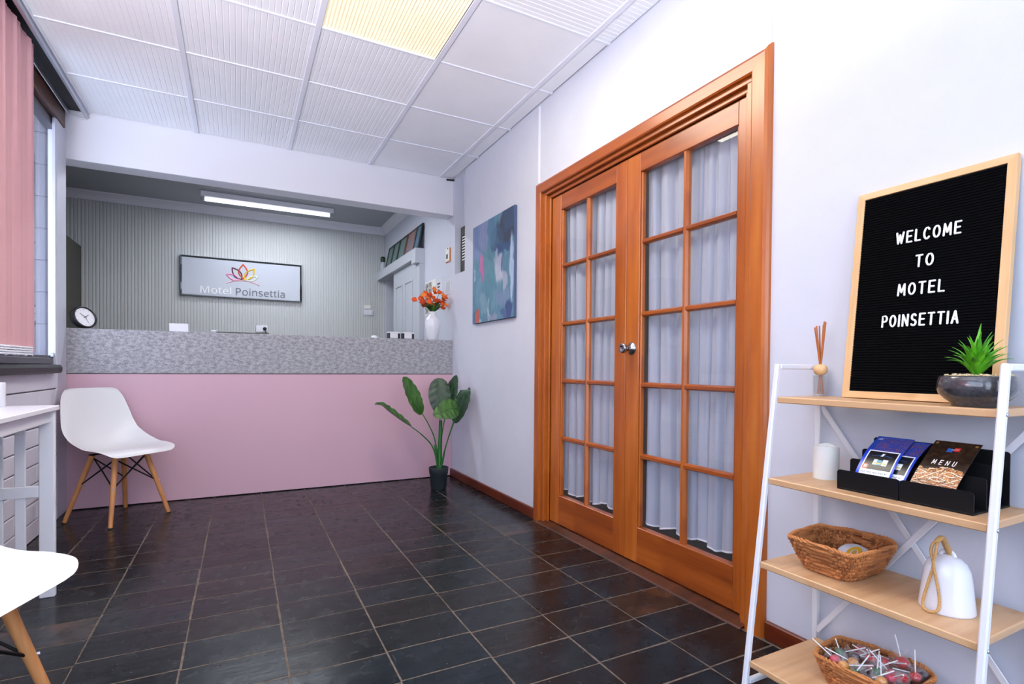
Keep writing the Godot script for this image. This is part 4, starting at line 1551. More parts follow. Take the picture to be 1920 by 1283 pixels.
	lathe(st, [Vector2(0, 0), Vector2(0.020, 0), Vector2(0.021, 0.010), Vector2(0.016, 0.030), Vector2(0, 0.032)], 16, Transform3D(Basis(Vector3.RIGHT, PI / 2), Vector3.ZERO))
	obj("body", st, M.black_plastic, sw)
	st = mb()
	tube(st, curve([Vector3(0, -0.005, 0.028), Vector3(0.012, -0.05, 0.03), Vector3(0.016, -0.20, 0.02), Vector3(0.016, -0.40, 0.0)], 14), 0.004, -1, 6)
	obj("lead", st, M.black_plastic, sw)
	# frames leaning along the pelmet
	var greens := mat("frame_green", c8(30, 44, 40), 0.4)
	var glassy := mat("print_green", c8(104, 130, 124), 0.3)
	var browns := mat("frame_brown", c8(110, 66, 30), 0.4)
	var fr := [[-6.46, -6.215, "dark framed pale green print, farthest left of the pelmet row", 0], [-6.21, -5.96, "dark framed pale green print, second from the left along the pelmet", 0], [-5.955, -5.66, "dark framed pale green print, third from the left along the pelmet", 0], [-5.65, -5.33, "brown framed orange and blue picture leaning on the pelmet", 1], [-5.325, -5.14, "dark framed blue grey picture at the near end of pelmet", 2]]
	for q in fr:
		var hgt := 0.262
		var t := thing("framed_print", q[2], "picture", Vector3(XR - 0.066, 2.1355, (q[0] + q[1]) / 2))
		var hw: float = (q[1] - q[0]) / 2
		var xf := Transform3D(Basis(Vector3(0, 0, 1), -0.20), Vector3.ZERO)
		var fm: Material = [greens, browns, greens][q[3]]
		for sg in [-1, 1]:
			st = mb()
			bx(st, -0.008, 0.010, 0.0, hgt, sg * hw, sg * (hw - 0.018), 0.002, xf)
			obj("frame", st, fm, t)
			st = mb()
			var y0 := 0.0 if sg < 0 else hgt - 0.018
			bx(st, -0.0075, 0.0095, y0, y0 + 0.018, -hw + 0.018, hw - 0.018, 0.002, xf)
			obj("frame", st, fm, t)
		st = mb()
		bx(st, 0.0, 0.008, 0.017, hgt - 0.017, -hw + 0.017, hw - 0.017, 0.0, xf)
		var pm: Material = glassy
		if q[3] == 1:
			var gr := noise_bytes(128, 128, 0.05, 71, 3)
			pm = textured("print_orange", tex(128, 128, gr, [c8(52, 96, 150), c8(90, 130, 170), c8(196, 110, 60), c8(210, 130, 80)]), 0.25, 0.4, false)
		elif q[3] == 2:
			pm = mat("print_blue", c8(96, 124, 148), 0.3)
		obj("print", st, pm, t)
	var bt := thing("spray_bottle", "small clear bottle with dark green cap on the pelmet end", "bottle", Vector3(XR - 0.055, 2.1355, -6.63))
	st = mb()
	lathe(st, [Vector2(0, 0), Vector2(0.030, 0), Vector2(0.032, 0.004), Vector2(0.030, 0.07), Vector2(0.016, 0.105), Vector2(0.015, 0.125), Vector2(0, 0.125)], 20)
	obj("bottle", st, M.grey_paint, bt)
	st = mb()
	lathe(st, [Vector2(0, 0.118), Vector2(0.026, 0.118), Vector2(0.030, 0.130), Vector2(0.030, 0.165), Vector2(0.022, 0.180), Vector2(0, 0.181)], 20)
	obj("cap", st, M.leaf_dark, bt)
	# notices on the right wall
	var photo := noise_bytes(128, 128, 0.04, 72, 4)
	var photo_m := textured("notice_print", tex(128, 128, photo, [c8(60, 56, 54), c8(120, 114, 108), c8(196, 190, 182), c8(230, 226, 220)]), 0.3, 0.5, false)
	var n1 := thing("notice", "large photo notice on the wall behind the orange flowers", "notice", Vector3(XR, 1.62, -4.94))
	st = mb()
	bx(st, -0.004, 0.0, -0.165, 0.165, -0.165, 0.155, 0.001)
	obj("sheet", st, M.lead_white, n1)
	st = mb()
	bx(st, -0.006, -0.0035, -0.150, 0.150, -0.150, 0.04, 0.0)
	obj("photo", st, photo_m, n1)
	n1 = thing("notice", "small white notice with dark marks right of the photo notice", "notice", Vector3(XR, 1.690, -4.695))
	st = mb()
	bx(st, -0.004, 0.0, -0.085, 0.085, -0.07, 0.07, 0.001)
	obj("sheet", st, M.gloss_white, n1)
	st = mb()
	for k in 3:
		bx(st, -0.0055, -0.0035, 0.025 - k * 0.03, 0.040 - k * 0.03, -0.045 + 0.01 * k, 0.035 - 0.015 * k)
	obj("marks", st, M.olive_dark, n1, "", "stuff")
	n1 = thing("notice", "white notice at the wall edge above the orange flowers", "notice", Vector3(XR, 1.66, -4.45))
	st = mb()
	bx(st, -0.004, 0.0, -0.065, 0.065, -0.065, 0.065, 0.001)
	obj("sheet", st, M.gloss_white, n1)
	st = mb()
	bx(st, -0.0055, -0.0035, -0.045, 0.045, -0.05, 0.05, 0.0)
	obj("print", st, M.grey_paint, n1)
	n1 = thing("wall_calendar", "tiny white wall tag with orange edge beside the vent", "tag", Vector3(XR, 1.94, -4.45))
	st = mb()
	bx(st, -0.010, 0.0, -0.060, 0.060, -0.055, 0.055, 0.002)
	obj("body", st, mat("tag_orange", c8(206, 128, 66), 0.5), n1)
	st = mb()
	bx(st, -0.013, -0.009, -0.052, 0.066, -0.052, 0.040, 0.002)
	obj("face", st, M.lead_white, n1)
	st = mb()
	bx(st, -0.0145, -0.0125, 0.050, 0.062, 0.0, 0.02, 0.001)
	bx(st, -0.0145, -0.0125, -0.030, 0.010, -0.030, 0.010, 0.001)
	obj("print", st, M.olive_dark, n1)
	# vent in the recess of the right wall
	var v := thing("wall_vent", "dark olive louvred vent in the tall slot beside the bulkhead", "vent", Vector3(XR + 0.0745, 1.747, -4.19))
	st = mb()
	bx(st, -0.024, 0.0, 0.0, 0.408, -0.105, 0.110, 0.002)
	obj("plate", st, M.vent_dark, v)
	for k in 9:
		st = mb()
		bx(st, -0.030, -0.022, 0.115 + k * 0.024, 0.126 + k * 0.024, -0.058, 0.105, 0.001)
		obj("louvre", st, M.lead_white if k % 1 == 0 else M.vent_dark, v)
		st = mb()
		bx(st, -0.0255, -0.022, 0.126 + k * 0.024, 0.139 + k * 0.024, -0.058, 0.105, 0.0)
		obj("slot", st, M.dark_gap, v)
	st = mb()
	bar(st, Vector3(XR - 0.004, 2.562, -4.315), Vector3(XR - 0.07, 2.562, -4.33), 0.012, 0.012)
	tag(obj("pipe_end", st, M.black_metal), "small black pipe end under the ceiling beside the bulkhead", "pipe")
	var hk := thing("wall_hook", "tiny white hook on the wall above the french doors", "hook", Vector3(XR, 2.403, -2.06))
	st = mb()
	bx(st, -0.003, 0.0, -0.018, 0.018, -0.006, 0.006, 0.001)
	obj("plate", st, M.soft_white, hk)
	st = mb()
	tube(st, curve([Vector3(-0.002, 0.004, 0), Vector3(-0.014, -0.002, 0), Vector3(-0.016, 0.010, 0)], 8), 0.0025, -1, 6)
	obj("hook", st, M.soft_white, hk)
	# sheer curtains behind the french doors
	for k in 2:
		var z0: float = [-2.735, -1.985][k]
		var z1: float = [-2.085, -1.375][k]
		var c := thing("sheer_curtain", ["white sheer curtain behind the far french door leaf", "white sheer curtain behind the near french door leaf with knob"][k], "curtain", Vector3(XR + 0.108, 0, 0))
		st = mb()
		var wave := func(u: float, v: float) -> Vector3:
			var a := u * (56.0 if k == 0 else 50.0) + 1.8 * sin(u * 9.0 + k)
			var amp := 0.020 + 0.010 * sin(u * 5.0 + 2.0 * k) - 0.004 * v
			var lift := 0.012 * sin(u * 21.0 + k * 2.0)
			return Vector3(amp * signf(sin(a)) * pow(absf(sin(a)), 0.6) + 0.004 * sin(a * 2.3 + 4.0 * v), lerpf(0.205 + lift, 1.96, v), lerpf(z0, z1, u) + 0.010 * cos(a) + 0.012 * sin(v * 3.0 + u * 7.0))
		sheet(st, wave, 160, 24)
		obj("fabric", st, M.sheer, c)
		st = mb()
		sheet(st, func(u: float, v: float) -> Vector3: return wave.call(u, v * 0.003) + Vector3(-0.0008, v * 0.0025 - 0.001, 0), 160, 1, 0.0012)
		obj("hem", st, M.sheer_hem, c)
		st = mb()
		tube(st, PackedVector3Array([Vector3(0, 1.955, z0 - 0.005), Vector3(0, 1.955, z1 + 0.005)]), 0.005, -1, 8)
		obj("curtain_wire", st, M.brushed, c)

# ---------------------------------------------------------------- the ladder shelf
const SHELF_Y := [0.869, 0.630, 0.387, 0.103]
const SHELF_X := [1.428, 1.3925, 1.360, 1.322]

func build_shelf() -> void:
	var s := thing("ladder_shelf", "white framed ladder shelf with four light oak boards by the wall", "shelf")
	var xb := XR - 0.012
	for k in 4:
		var st := mb()
		bx(st, SHELF_X[k], xb - 0.018, SHELF_Y[k] - 0.0185, SHELF_Y[k], -1.038, -0.522, 0.0025)
		obj("shelf_board", st, M.oak_across, s)
	for z in [-1.0462, -0.5135]:
		var st := mb()
		bar(st, Vector3(1.4400, 0.9665, z), Vector3(1.3105, 0.0, z), 0.0155, 0.0155, Vector3(0, 0, 1), 0.003)
		obj("front_post", st, M.gloss_white, s)
		st = mb()
		bx(st, xb - 0.017, xb, 0.0, 0.9665, z - 0.0085, z + 0.0085, 0.002)
		obj("rear_post", st, M.gloss_white, s)
		st = mb()
		bx(st, 1.448, xb - 0.021, 0.9505, 0.9665, z - 0.0075, z + 0.0075, 0.003)
		obj("top_bar", st, M.gloss_white, s)
		st = mb()
		bx(st, 1.327, xb - 0.021, 0.030, 0.046, z - 0.0075, z + 0.0075, 0.003)
		obj("bottom_bar", st, M.gloss_white, s)
		var inner: float = z + (0.0115 if z < -0.8 else -0.0115)
		for k in 4:
			st = mb()
			var sx := lerpf(1.3105, 1.44, SHELF_Y[k] / 0.9665)
			lathe(st, [Vector2(0, 0), Vector2(0.0045, 0), Vector2(0.004, 0.002), Vector2(0, 0.0025)], 12, Transform3D(Basis(Vector3.RIGHT, PI / 2 if z > -0.8 else -PI / 2), Vector3(sx, SHELF_Y[k] - 0.010, z + (0.0078 if z > -0.8 else -0.0078))))
			obj("screw", st, M.brushed, s)
	var st := mb()
	bar(st, Vector3(xb - 0.008, 0.838, -1.040), Vector3(xb - 0.008, 0.120, -0.520), 0.004, 0.016, Vector3(1, 0, 0), 0.001)
	obj("cross_brace", st, M.gloss_white, s)
	st = mb()
	bar(st, Vector3(xb - 0.013, 0.838, -0.520), Vector3(xb - 0.013, 0.120, -1.040), 0.004, 0.016, Vector3(1, 0, 0), 0.001)
	obj("cross_brace", st, M.gloss_white, s)

func glyph(ch: String) -> Array:
	var arc := func(cx: float, cy: float, rx: float, ry: float, a0: float, a1: float) -> Array:
		var out := []
		for i in 15:
			var a := deg_to_rad(lerpf(a0, a1, i / 14.0))
			out.append(Vector2(cx + cos(a) * rx, cy + sin(a) * ry))
		return out
	match ch:
		"W": return [0.72, [Vector2(0, 1), Vector2(0.18, 0), Vector2(0.36, 0.80), Vector2(0.54, 0), Vector2(0.72, 1)]]
		"E": return [0.50, [Vector2(0.5, 1), Vector2(0, 1), Vector2(0, 0), Vector2(0.5, 0)], [Vector2(0, 0.52), Vector2(0.42, 0.52)]]
		"L": return [0.46, [Vector2(0, 1), Vector2(0, 0), Vector2(0.46, 0)]]
		"C": return [0.54, arc.call(0.29, 0.5, 0.29, 0.5, 42, 318)]
		"O": return [0.60, arc.call(0.30, 0.5, 0.30, 0.5, 0, 360)]
		"M": return [0.66, [Vector2(0, 0), Vector2(0.05, 1), Vector2(0.33, 0.25), Vector2(0.61, 1), Vector2(0.66, 0)]]
		"T": return [0.56, [Vector2(0, 1), Vector2(0.56, 1)], [Vector2(0.28, 1), Vector2(0.28, 0)]]
		"P": return [0.48, [Vector2(0, 0), Vector2(0, 1), Vector2(0.24, 1)] + arc.call(0.22, 0.73, 0.27, 0.27, 80, -80) + [Vector2(0.2, 0.46), Vector2(0, 0.46)]]
		"I": return [0.0, [Vector2(0, 0), Vector2(0, 1)]]
		"N": return [0.54, [Vector2(0, 0), Vector2(0, 1), Vector2(0.54, 0), Vector2(0.54, 1)]]
		"S": return [0.48, arc.call(0.25, 0.745, 0.22, 0.255, 35, 270) + arc.call(0.23, 0.245, 0.25, 0.245, 90, -145)]
		"A": return [0.56, [Vector2(0, 0), Vector2(0.28, 1), Vector2(0.56, 0)], [Vector2(0.10, 0.33), Vector2(0.46, 0.33)]]
		"U": return [0.52, [Vector2(0, 1)] + arc.call(0.26, 0.28, 0.26, 0.28, 180, 360) + [Vector2(0.52, 1)]]
	return [0.3]

func build_shelf_items() -> void:
	build_letter_board()
	# succulent pot
	var y := 0.869
	var p := thing("succulent_pot", "grass-like artificial succulent in a glazed grey bowl on the top board", "plant", Vector3(1.492, y, -0.5835))
	var st := mb()
	lathe(st, [Vector2(0, 0), Vector2(0.043, 0), Vector2(0.045, 0.002), Vector2(0.046, 0.008), Vector2(0.058, 0.017), Vector2(0.068, 0.028), Vector2(0.0725, 0.040), Vector2(0.0718, 0.052), Vector2(0.0685, 0.067), Vector2(0.0655, 0.0705), Vector2(0.063, 0.0695), Vector2(0.062, 0.066), Vector2(0, 0.066)], 48)
	obj("bowl", st, M.pot_glaze, p)
	st = mb()
	for k in 90:
		var a := rng.randf() * TAU
		var r := 0.060 * sqrt(rng.randf())
		ball(st, Vector3(cos(a) * r, 0.0675 + rng.randf() * 0.005, sin(a) * r), Vector3(rng.randf_range(0.003, 0.0055), 0.003, rng.randf_range(0.003, 0.005)), 7, 4, Basis(Vector3.UP, rng.randf() * 3.0))
	obj("gravel", st, M.gravel, p, "", "stuff")
	var nl := 34
	for k in nl:
		var a := k * 2.399963
		var t := float(k) / nl
		var len := (0.112 if k == 0 else lerpf(0.092, 0.064, t) * (0.88 + 0.24 * fposmod(k * 0.618, 1.0))) * (1.0 - 0.32 * clampf(cos(a), 0.0, 1.0) * t)
		var lean := lerpf(0.10, 1.02, pow(t, 0.85))
		var d := Vector3(cos(a), 0, sin(a))
		var b0 := Vector3(0, 0.070, 0) + d * 0.006 * t
		var m1 := b0 + (d * sin(lean * 0.7) + Vector3.UP * cos(lean * 0.7)) * len * 0.45
		var m2 := m1 + (d * sin(lean) + Vector3.UP * cos(lean)) * len * 0.35
		var tip := m2 + (d * sin(lean * 1.35 + 0.15) + Vector3.UP * cos(lean * 1.35 + 0.15)) * len * 0.30
		st = mb()
		var line := curve([b0, m1, m2, tip], 10)
		var sd := Vector3.UP.cross(d).normalized()
		sheet(st, func(u: float, v: float) -> Vector3:
			var w := 0.0072 * (1.0 - pow(v, 2.2)) * (0.75 + 0.6 * sin(PI * minf(v * 1.4, 1.0)))
			var s := 2.0 * u - 1.0
			var q := line[clampi(int(v * 10), 0, 10)]
			return q + sd * s * w + (Vector3.UP * 0.8 - d * 0.5) * absf(s) * w * 0.45, 4, 10, 0.0007)
		obj("leaf", st, M.grass_green, p)
	# reed diffuser
	p = thing("reed_diffuser", "small glass reed diffuser with wooden ball stopper and reeds", "diffuser", Vector3(1.600, y, -1.016), 0.25)
	st = mb()
	bx(st, -0.0165, 0.0165, 0.0, 0.066, -0.0165, 0.0165, 0.003)
	bx(st, -0.0135, 0.0135, 0.006, 0.063, -0.0135, 0.0135, 0.003)
	obj("bottle", st, M.bottle_thin, p)
	st = mb()
	lathe(st, [Vector2(0.006, 0.064), Vector2(0.012, 0.066), Vector2(0.0185, 0.074), Vector2(0.0200, 0.082), Vector2(0.0185, 0.090), Vector2(0.012, 0.097), Vector2(0.007, 0.098), Vector2(0.006, 0.095), Vector2(0.006, 0.064)], 28)
	obj("ball_stopper", st, M.pine_upright, p)
	for q in [[-0.016, 0.014], [-0.009, -0.010], [0.003, 0.012], [0.010, -0.008], [0.020, 0.0], [0.0, -0.018]]:
		st = mb()
		tube(st, PackedVector3Array([Vector3(-q[0] * 0.5, 0.007, -q[1] * 0.6), Vector3(0, 0.082, 0), Vector3(q[0] * 1.0, 0.222 + q[1] * 0.5, q[1])]), 0.0021, -1, 6)
		obj("reed", st, M.reed, p)
	# candle
	p = thing("pillar_candle", "white pillar candle with wavy rim on the second board", "candle", Vector3(1.545, 0.630, -0.960))
	st = mb()
	var rim := func(a: float) -> float: return 0.096 + 0.0028 * sin(a * 2.0 + 0.6) + 0.0015 * sin(a * 3.0)
	for part in [[0.034, 0.0, 0.034, 1.0], [0.034, 1.0, 0.029, 1.0], [0.029, 1.0, 0.027, 0.86]]:
		sheet(st, func(u: float, v: float) -> Vector3:
			var a := u * TAU
			var r: float = lerpf(part[0], part[2], v)
			return Vector3(cos(a) * r, rim.call(a) * lerpf(part[1], part[3], v), -sin(a) * r), 40, 4)
	lathe(st, [Vector2(0, 0.084), Vector2(0.0285, 0.084)], 40)
	lathe(st, [Vector2(0.0335, 0), Vector2(0, 0)], 40)
	obj("wax", st, M.candle_wax, p)
	st = mb()
	tube(st, PackedVector3Array([Vector3(0, 0.083, 0), Vector3(0.001, 0.094, 0)]), 0.0012, -1, 6)
	obj("wick", st, M.black_matte, p)
	build_brochures()
	# ceramic bell
	p = thing("ceramic_bell", "white ceramic bell with rope loop on the third board", "bell", Vector3(1.490, 0.387, -0.632))
	st = mb()
	lathe(st, [Vector2(0.050, 0.001), Vector2(0.0535, 0.0), Vector2(0.0545, 0.004), Vector2(0.0515, 0.030), Vector2(0.0475, 0.070), Vector2(0.0435, 0.096), Vector2(0.036, 0.113), Vector2(0.024, 0.124), Vector2(0.010, 0.129), Vector2(0, 0.130)], 48)
	obj("body", st, M.gloss_white, p)
	st = mb()
	tube(st, curve([Vector3(-0.004, 0.124, -0.013), Vector3(-0.002, 0.134, -0.010), Vector3(0, 0.140, 0.0), Vector3(0.002, 0.134, 0.010), Vector3(0.004, 0.124, 0.013)], 14), 0.0045, -1, 10)
	obj("eyelet", st, M.gloss_white, p)
	st = mb()
	tube(st, curve([Vector3(0.004, 0.131, 0.004), Vector3(-0.006, 0.143, 0.003), Vector3(-0.022, 0.160, 0.004), Vector3(-0.036, 0.173, 0.006), Vector3(-0.048, 0.176, 0.006), Vector3(-0.054, 0.168, 0.001)], 22), 0.0068, 0.0058, 10)
	obj("rope_wrap", st, M.rope, p, "thick wrapped top of the rope")
	st = mb()
	tube(st, curve([Vector3(-0.050, 0.174, 0.004), Vector3(-0.055, 0.160, -0.006), Vector3(-0.055, 0.140, -0.009), Vector3(-0.055, 0.112, -0.004), Vector3(-0.055, 0.071, -0.013), Vector3(-0.057, 0.037, -0.020), Vector3(-0.060, 0.014, -0.022), Vector3(-0.062, 0.0045, -0.014), Vector3(-0.062, 0.0045, -0.003), Vector3(-0.060, 0.012, 0.008), Vector3(-0.057, 0.031, 0.010), Vector3(-0.055, 0.060, 0.006), Vector3(-0.055, 0.090, 0.000), Vector3(-0.057, 0.118, -0.003), Vector3(-0.058, 0.142, 0.001), Vector3(-0.054, 0.166, 0.003)], 90), 0.0031, -1, 8)
	obj("rope_loop", st, M.rope, p)

func build_letter_board() -> void:
	var z0 := -0.933
	var t := Vector3(0.070, 0.598, 0).normalized()
	var nrm := Vector3(-t.y, t.x, 0)
	# local x along the wall towards the camera, local y up the leaning board, local z out of its face
	var board := thing("letter_board", "black felt letter board in pale wood frame with white welcome letters", "sign", Vector3(1.570, 0.8712, z0))
	board.basis = Basis(Vector3(0, 0, 1), t, nrm).orthonormalized()
	var w := 0.3635
	var h := 0.602
	var f := 0.0195
	var st := mb()
	bx(st, f - 0.002, w - f + 0.002, f - 0.002, h - f + 0.002, -0.016, -0.006, 0.0)
	obj("felt_back", st, M.black_felt, board)
	st = mb()
	var n := 76
	var pts := []
	for k in n:
		var y0 := f + (h - 2 * f) * k / n
		var p := (h - 2 * f) / n
		pts.append(Vector2(y0, -0.0055))
		pts.append(Vector2(y0 + p * 0.18, -0.0028))
		pts.append(Vector2(y0 + p * 0.72, -0.0028))
		pts.append(Vector2(y0 + p * 0.88, -0.0055))
	pts.append(Vector2(h - f, -0.0055))
	pts.append(Vector2(h - f, -0.0065))
	pts.append(Vector2(f, -0.0065))
	prism(st, pts, Vector3(f, 0, 0), Vector3(0, 1, 0), Vector3(0, 0, 1), Vector3(w - 2 * f, 0, 0))
	obj("felt_ridges", st, M.black_felt, board, "", "stuff")
	var fp := [Vector2(0, -0.018), Vector2(0, -0.001), Vector2(0.001, 0.0), Vector2(f - 0.001, 0.0), Vector2(f, -0.001), Vector2(f, -0.018)]
	var mi := func(p: Vector2) -> float: return p.x
	var mo := func(p: Vector2) -> float: return -p.x
	for q in [[Vector3(0, 0, 0), Vector3(0, 1, 0), Vector3(w, 0, 0), "pine_across"], [Vector3(0, h, 0), Vector3(0, -1, 0), Vector3(w, 0, 0), "pine_across"], [Vector3(0, 0, 0), Vector3(1, 0, 0), Vector3(0, h, 0), "pine_upright"], [Vector3(w, 0, 0), Vector3(-1, 0, 0), Vector3(0, h, 0), "pine_upright"]]:
		st = mb()
		prism(st, fp, q[0], q[1], Vector3(0, 0, 1), q[2], mi, mo)
		obj("frame", st, M[q[3]], board)
	var lines := [["WELCOME", 0.1145, 0.2605, 0.4315, 0.030], ["TO", 0.1665, 0.2050, 0.3595, 0.030], ["MOTEL", 0.1290, 0.2345, 0.2855, 0.030], ["POINSETTIA", 0.0955, 0.2690, 0.2005, 0.030]]
	for l in lines:
		var total := 0.0
		var gap := 0.42
		var word: String = l[0]
		for ch in word:
			total += float(glyph(ch)[0]) + gap
		total -= gap
		var k: float = (l[2] - l[1]) / total
		var hh: float = l[4]
		var x: float = l[1]
		for ch in word:
			var g := glyph(ch)
			st = mb()
			for i in range(1, g.size()):
				var pl := PackedVector3Array()
				for pt: Vector2 in g[i]:
					pl.append(Vector3(x + pt.x * k, l[3] + pt.y * hh, 0.0005))
				# walk corners as separate rounded strokes
				var sharp: bool = g[i].size() < 8
				if sharp:
					for j in pl.size() - 1:
						letter_stroke(st, PackedVector3Array([pl[j], pl[j + 1]]))
				else:
					letter_stroke(st, pl)
			var o := obj("letter", st, M.letter_white, board)
			x += (float(g[0]) + gap) * k

func letter_stroke(st: SurfaceTool, pl: PackedVector3Array) -> void:
	tube(st, pl, 0.0026, -1, 8, 0.9, Vector3(0, 0, 1))
	for e in [pl[0], pl[pl.size() - 1]]:
		ball(st, e, Vector3(0.0026, 0.0026, 0.0023), 8, 6)

# ---------------------------------------------------------------- printed brochures
func dab(im: Image, x: float, y: float, r: float, c: Color) -> void:
	for j in range(int(y - r), int(y + r) + 1):
		for i in range(int(x - r), int(x + r) + 1):
			if i >= 0 and j >= 0 and i < im.get_width() and j < im.get_height() and Vector2(i - x, j - y).length() <= r:
				im.set_pixel(i, j, c)

func print_text(im: Image, word: String, x: float, y: float, hh: float, r: float, c: Color, slant := 0.0) -> float:
	for ch in word:
		if ch != " ":
			var g := glyph(ch)
			for i in range(1, g.size()):
				for j in g[i].size() - 1:
					var a: Vector2 = g[i][j]
					var b: Vector2 = g[i][j + 1]
					for q in 26:
						var p := a.lerp(b, q / 25.0)
						dab(im, x + (p.x + slant * p.y) * hh, y + (1.0 - p.y) * hh, r, c)
			x += (float(g[0]) + 0.35) * hh
		else:
			x += hh * 0.5
	return x

func menu_image() -> ImageTexture:
	var w := 260
	var h := 380
	var im := Image.create(w, h, false, Image.FORMAT_RGB8)
	var n := FastNoiseLite.new()
	n.seed = 3
	n.frequency = 0.016
	n.fractal_octaves = 3
	var n2 := FastNoiseLite.new()
	n2.seed = 8
	n2.frequency = 0.05
	var cells := FastNoiseLite.new()
	cells.noise_type = FastNoiseLite.TYPE_CELLULAR
	cells.cellular_return_type = FastNoiseLite.RETURN_CELL_VALUE
	cells.frequency = 0.07
	for y in h:
		for x in w:
			var c := c8(30, 20, 14).lerp(c8(62, 42, 28), clampf(0.5 + n.get_noise_2d(x, y * 2.0), 0, 1))
			var edge := 175.0 + 16.0 * sin(x * 0.03) + n.get_noise_2d(x, 0) * 20.0
			if y > edge:
				# slices of topped crust: cells of cheese, meat, olive and sauce
				var wx := x + n.get_noise_2d(x * 2.0, y * 2.0) * 14.0
				var wy := y * 1.25 + n.get_noise_2d(x * 2.0 + 99, y * 2.0) * 14.0
				var k := cells.get_noise_2d(wx, wy)
				var pal := [c8(120, 56, 20), c8(196, 112, 44), c8(222, 156, 84), c8(150, 66, 24), c8(238, 206, 150), c8(74, 34, 18), c8(206, 128, 58), c8(176, 84, 34)]
				c = pal[clampi(int((k + 1.0) * 4.0), 0, 7)]
				c = c.lerp(c8(60, 26, 12), clampf(n2.get_noise_2d(x * 1.3, y * 1.3) * 1.5, 0.0, 0.6))
				var drizzle := absf(sin((y + 22.0 * sin(x * 0.035 + floorf(y / 46.0) * 2.0)) * 0.075 + x * 0.02))
				if drizzle > 0.985:
					c = c8(250, 242, 226)
			im.set_pixel(x, y, c)
	for k in 60:
		dab(im, 118 + 10 * sin(k * 1.3) - k * 0.15, 62 + 8 * cos(k * 2.1), 4, c8(44, 104, 190))
		dab(im, 150 + 13 * sin(k * 1.7), 56 + 8 * cos(k * 1.1), 4, c8(200, 40, 38))
	for k in 20:
		dab(im, 122 + k * 1.9, 60 - k * 0.3, 1.6, c8(238, 232, 232))
	for k in [[18, 20], [240, 22]]:
		dab(im, k[0], k[1], 9, c8(146, 112, 72))
	print_text(im, "M E N U", 58, 124, 27, 2.6, c8(244, 240, 232), 0.06)
	return ImageTexture.create_from_image(im)

func brochure_image() -> ImageTexture:
	var w := 240
	var h := 380
	var im := Image.create(w, h, false, Image.FORMAT_RGB8)
	im.fill(c8(22, 66, 200))
	var n := FastNoiseLite.new()
	n.seed = 31
	n.frequency = 0.03
	n.fractal_octaves = 2
	for y in 130:
		for x in w:
			var c := c8(30, 84, 190).lerp(c8(22, 62, 160), clampf(y / 130.0, 0, 1))
			var k := n.get_noise_2d(x * 1.2, y * 2.2)
			if absf(k) < 0.10 and x > 34 and y > 14:
				c = c8(170, 92, 52)
			im.set_pixel(x, y, c)
	for k in 26:
		dab(im, 18 + k * 1.2, 34 + 8 * sin(k * 0.7), 2.4, c8(226, 232, 244))
	im.fill_rect(Rect2i(22, 132, 206, 200), c8(240, 242, 246))
	im.fill_rect(Rect2i(30, 140, 190, 138), c8(22, 24, 30))
	for k in 60:
		dab(im, 60 + k * 2.2, 176 - 10 * sin(PI * k / 60.0), 3, c8(40, 70, 120))
	print_text(im, "N", 118, 154, 18, 3.0, c8(240, 244, 250), 0.4)
	im.fill_rect(Rect2i(86, 198, 26, 40), c8(206, 224, 228))
	im.fill_rect(Rect2i(114, 202, 30, 36), c8(110, 168, 190))
	im.fill_rect(Rect2i(146, 196, 34, 44), c8(232, 236, 232))
	im.fill_rect(Rect2i(92, 222, 84, 8), c8(214, 186, 70))
	dab(im, 46, 256, 21, c8(214, 78, 40))
	for k in 3:
		im.fill_rect(Rect2i(36, 246 + k * 8, 22, 4), c8(240, 226, 216))
	for k in 22:
		if k % 5 != 4:
			im.fill_rect(Rect2i(32 + k * 8, 296 + (k * 7) % 5, 4, 18 - (k * 5) % 9), c8(60, 66, 84))
	return ImageTexture.create_from_image(im)

func brochure(called: String, label: String, path: Array, z0: float, z1: float, slide: float, m: Material, back: Material) -> void:
	var t := thing(called, label, "brochure", path[0])
	var o: Vector3 = path[0]
	var line := curve(path, 16)
	var up := mb()
	smooth(up)
	var lo := mb()
	smooth(lo)
	for i in 16:
		var q := []
		for c in [[i, 0.0], [i, 1.0], [i + 1, 1.0], [i + 1, 0.0]]:
			var b: Vector3 = line[c[0]] - o
			q.append(Vector3(b.x, b.y, lerpf(z0, z1, c[1]) + slide * c[0] / 16.0 - o.z))
		var va := 1.0 - clampf((i / 16.0 - 0.36) / 0.64, 0.0, 1.0)
		var vb := 1.0 - clampf(((i + 1) / 16.0 - 0.36) / 0.64, 0.0, 1.0)
		var uvs := [Vector2(0, va), Vector2(1, va), Vector2(1, vb), Vector2(0, vb)]
		for k in [0, 2, 1, 0, 3, 2]:
			up.set_uv(uvs[k])
			up.add_vertex(q[k])
		var off := Vector3(0.0018, -0.0012, 0)
		quad(lo, q[3] + off, q[2] + off, q[1] + off, q[0] + off)
		quad(lo, q[0], q[0] + off, q[3] + off, q[3])
		quad(lo, q[1] + off, q[1], q[2], q[2] + off)
		if i == 15:
			quad(lo, q[2], q[3], q[3] + off, q[2] + off)
	obj("cover", up, m, t)
	obj("pages", lo, back, t)

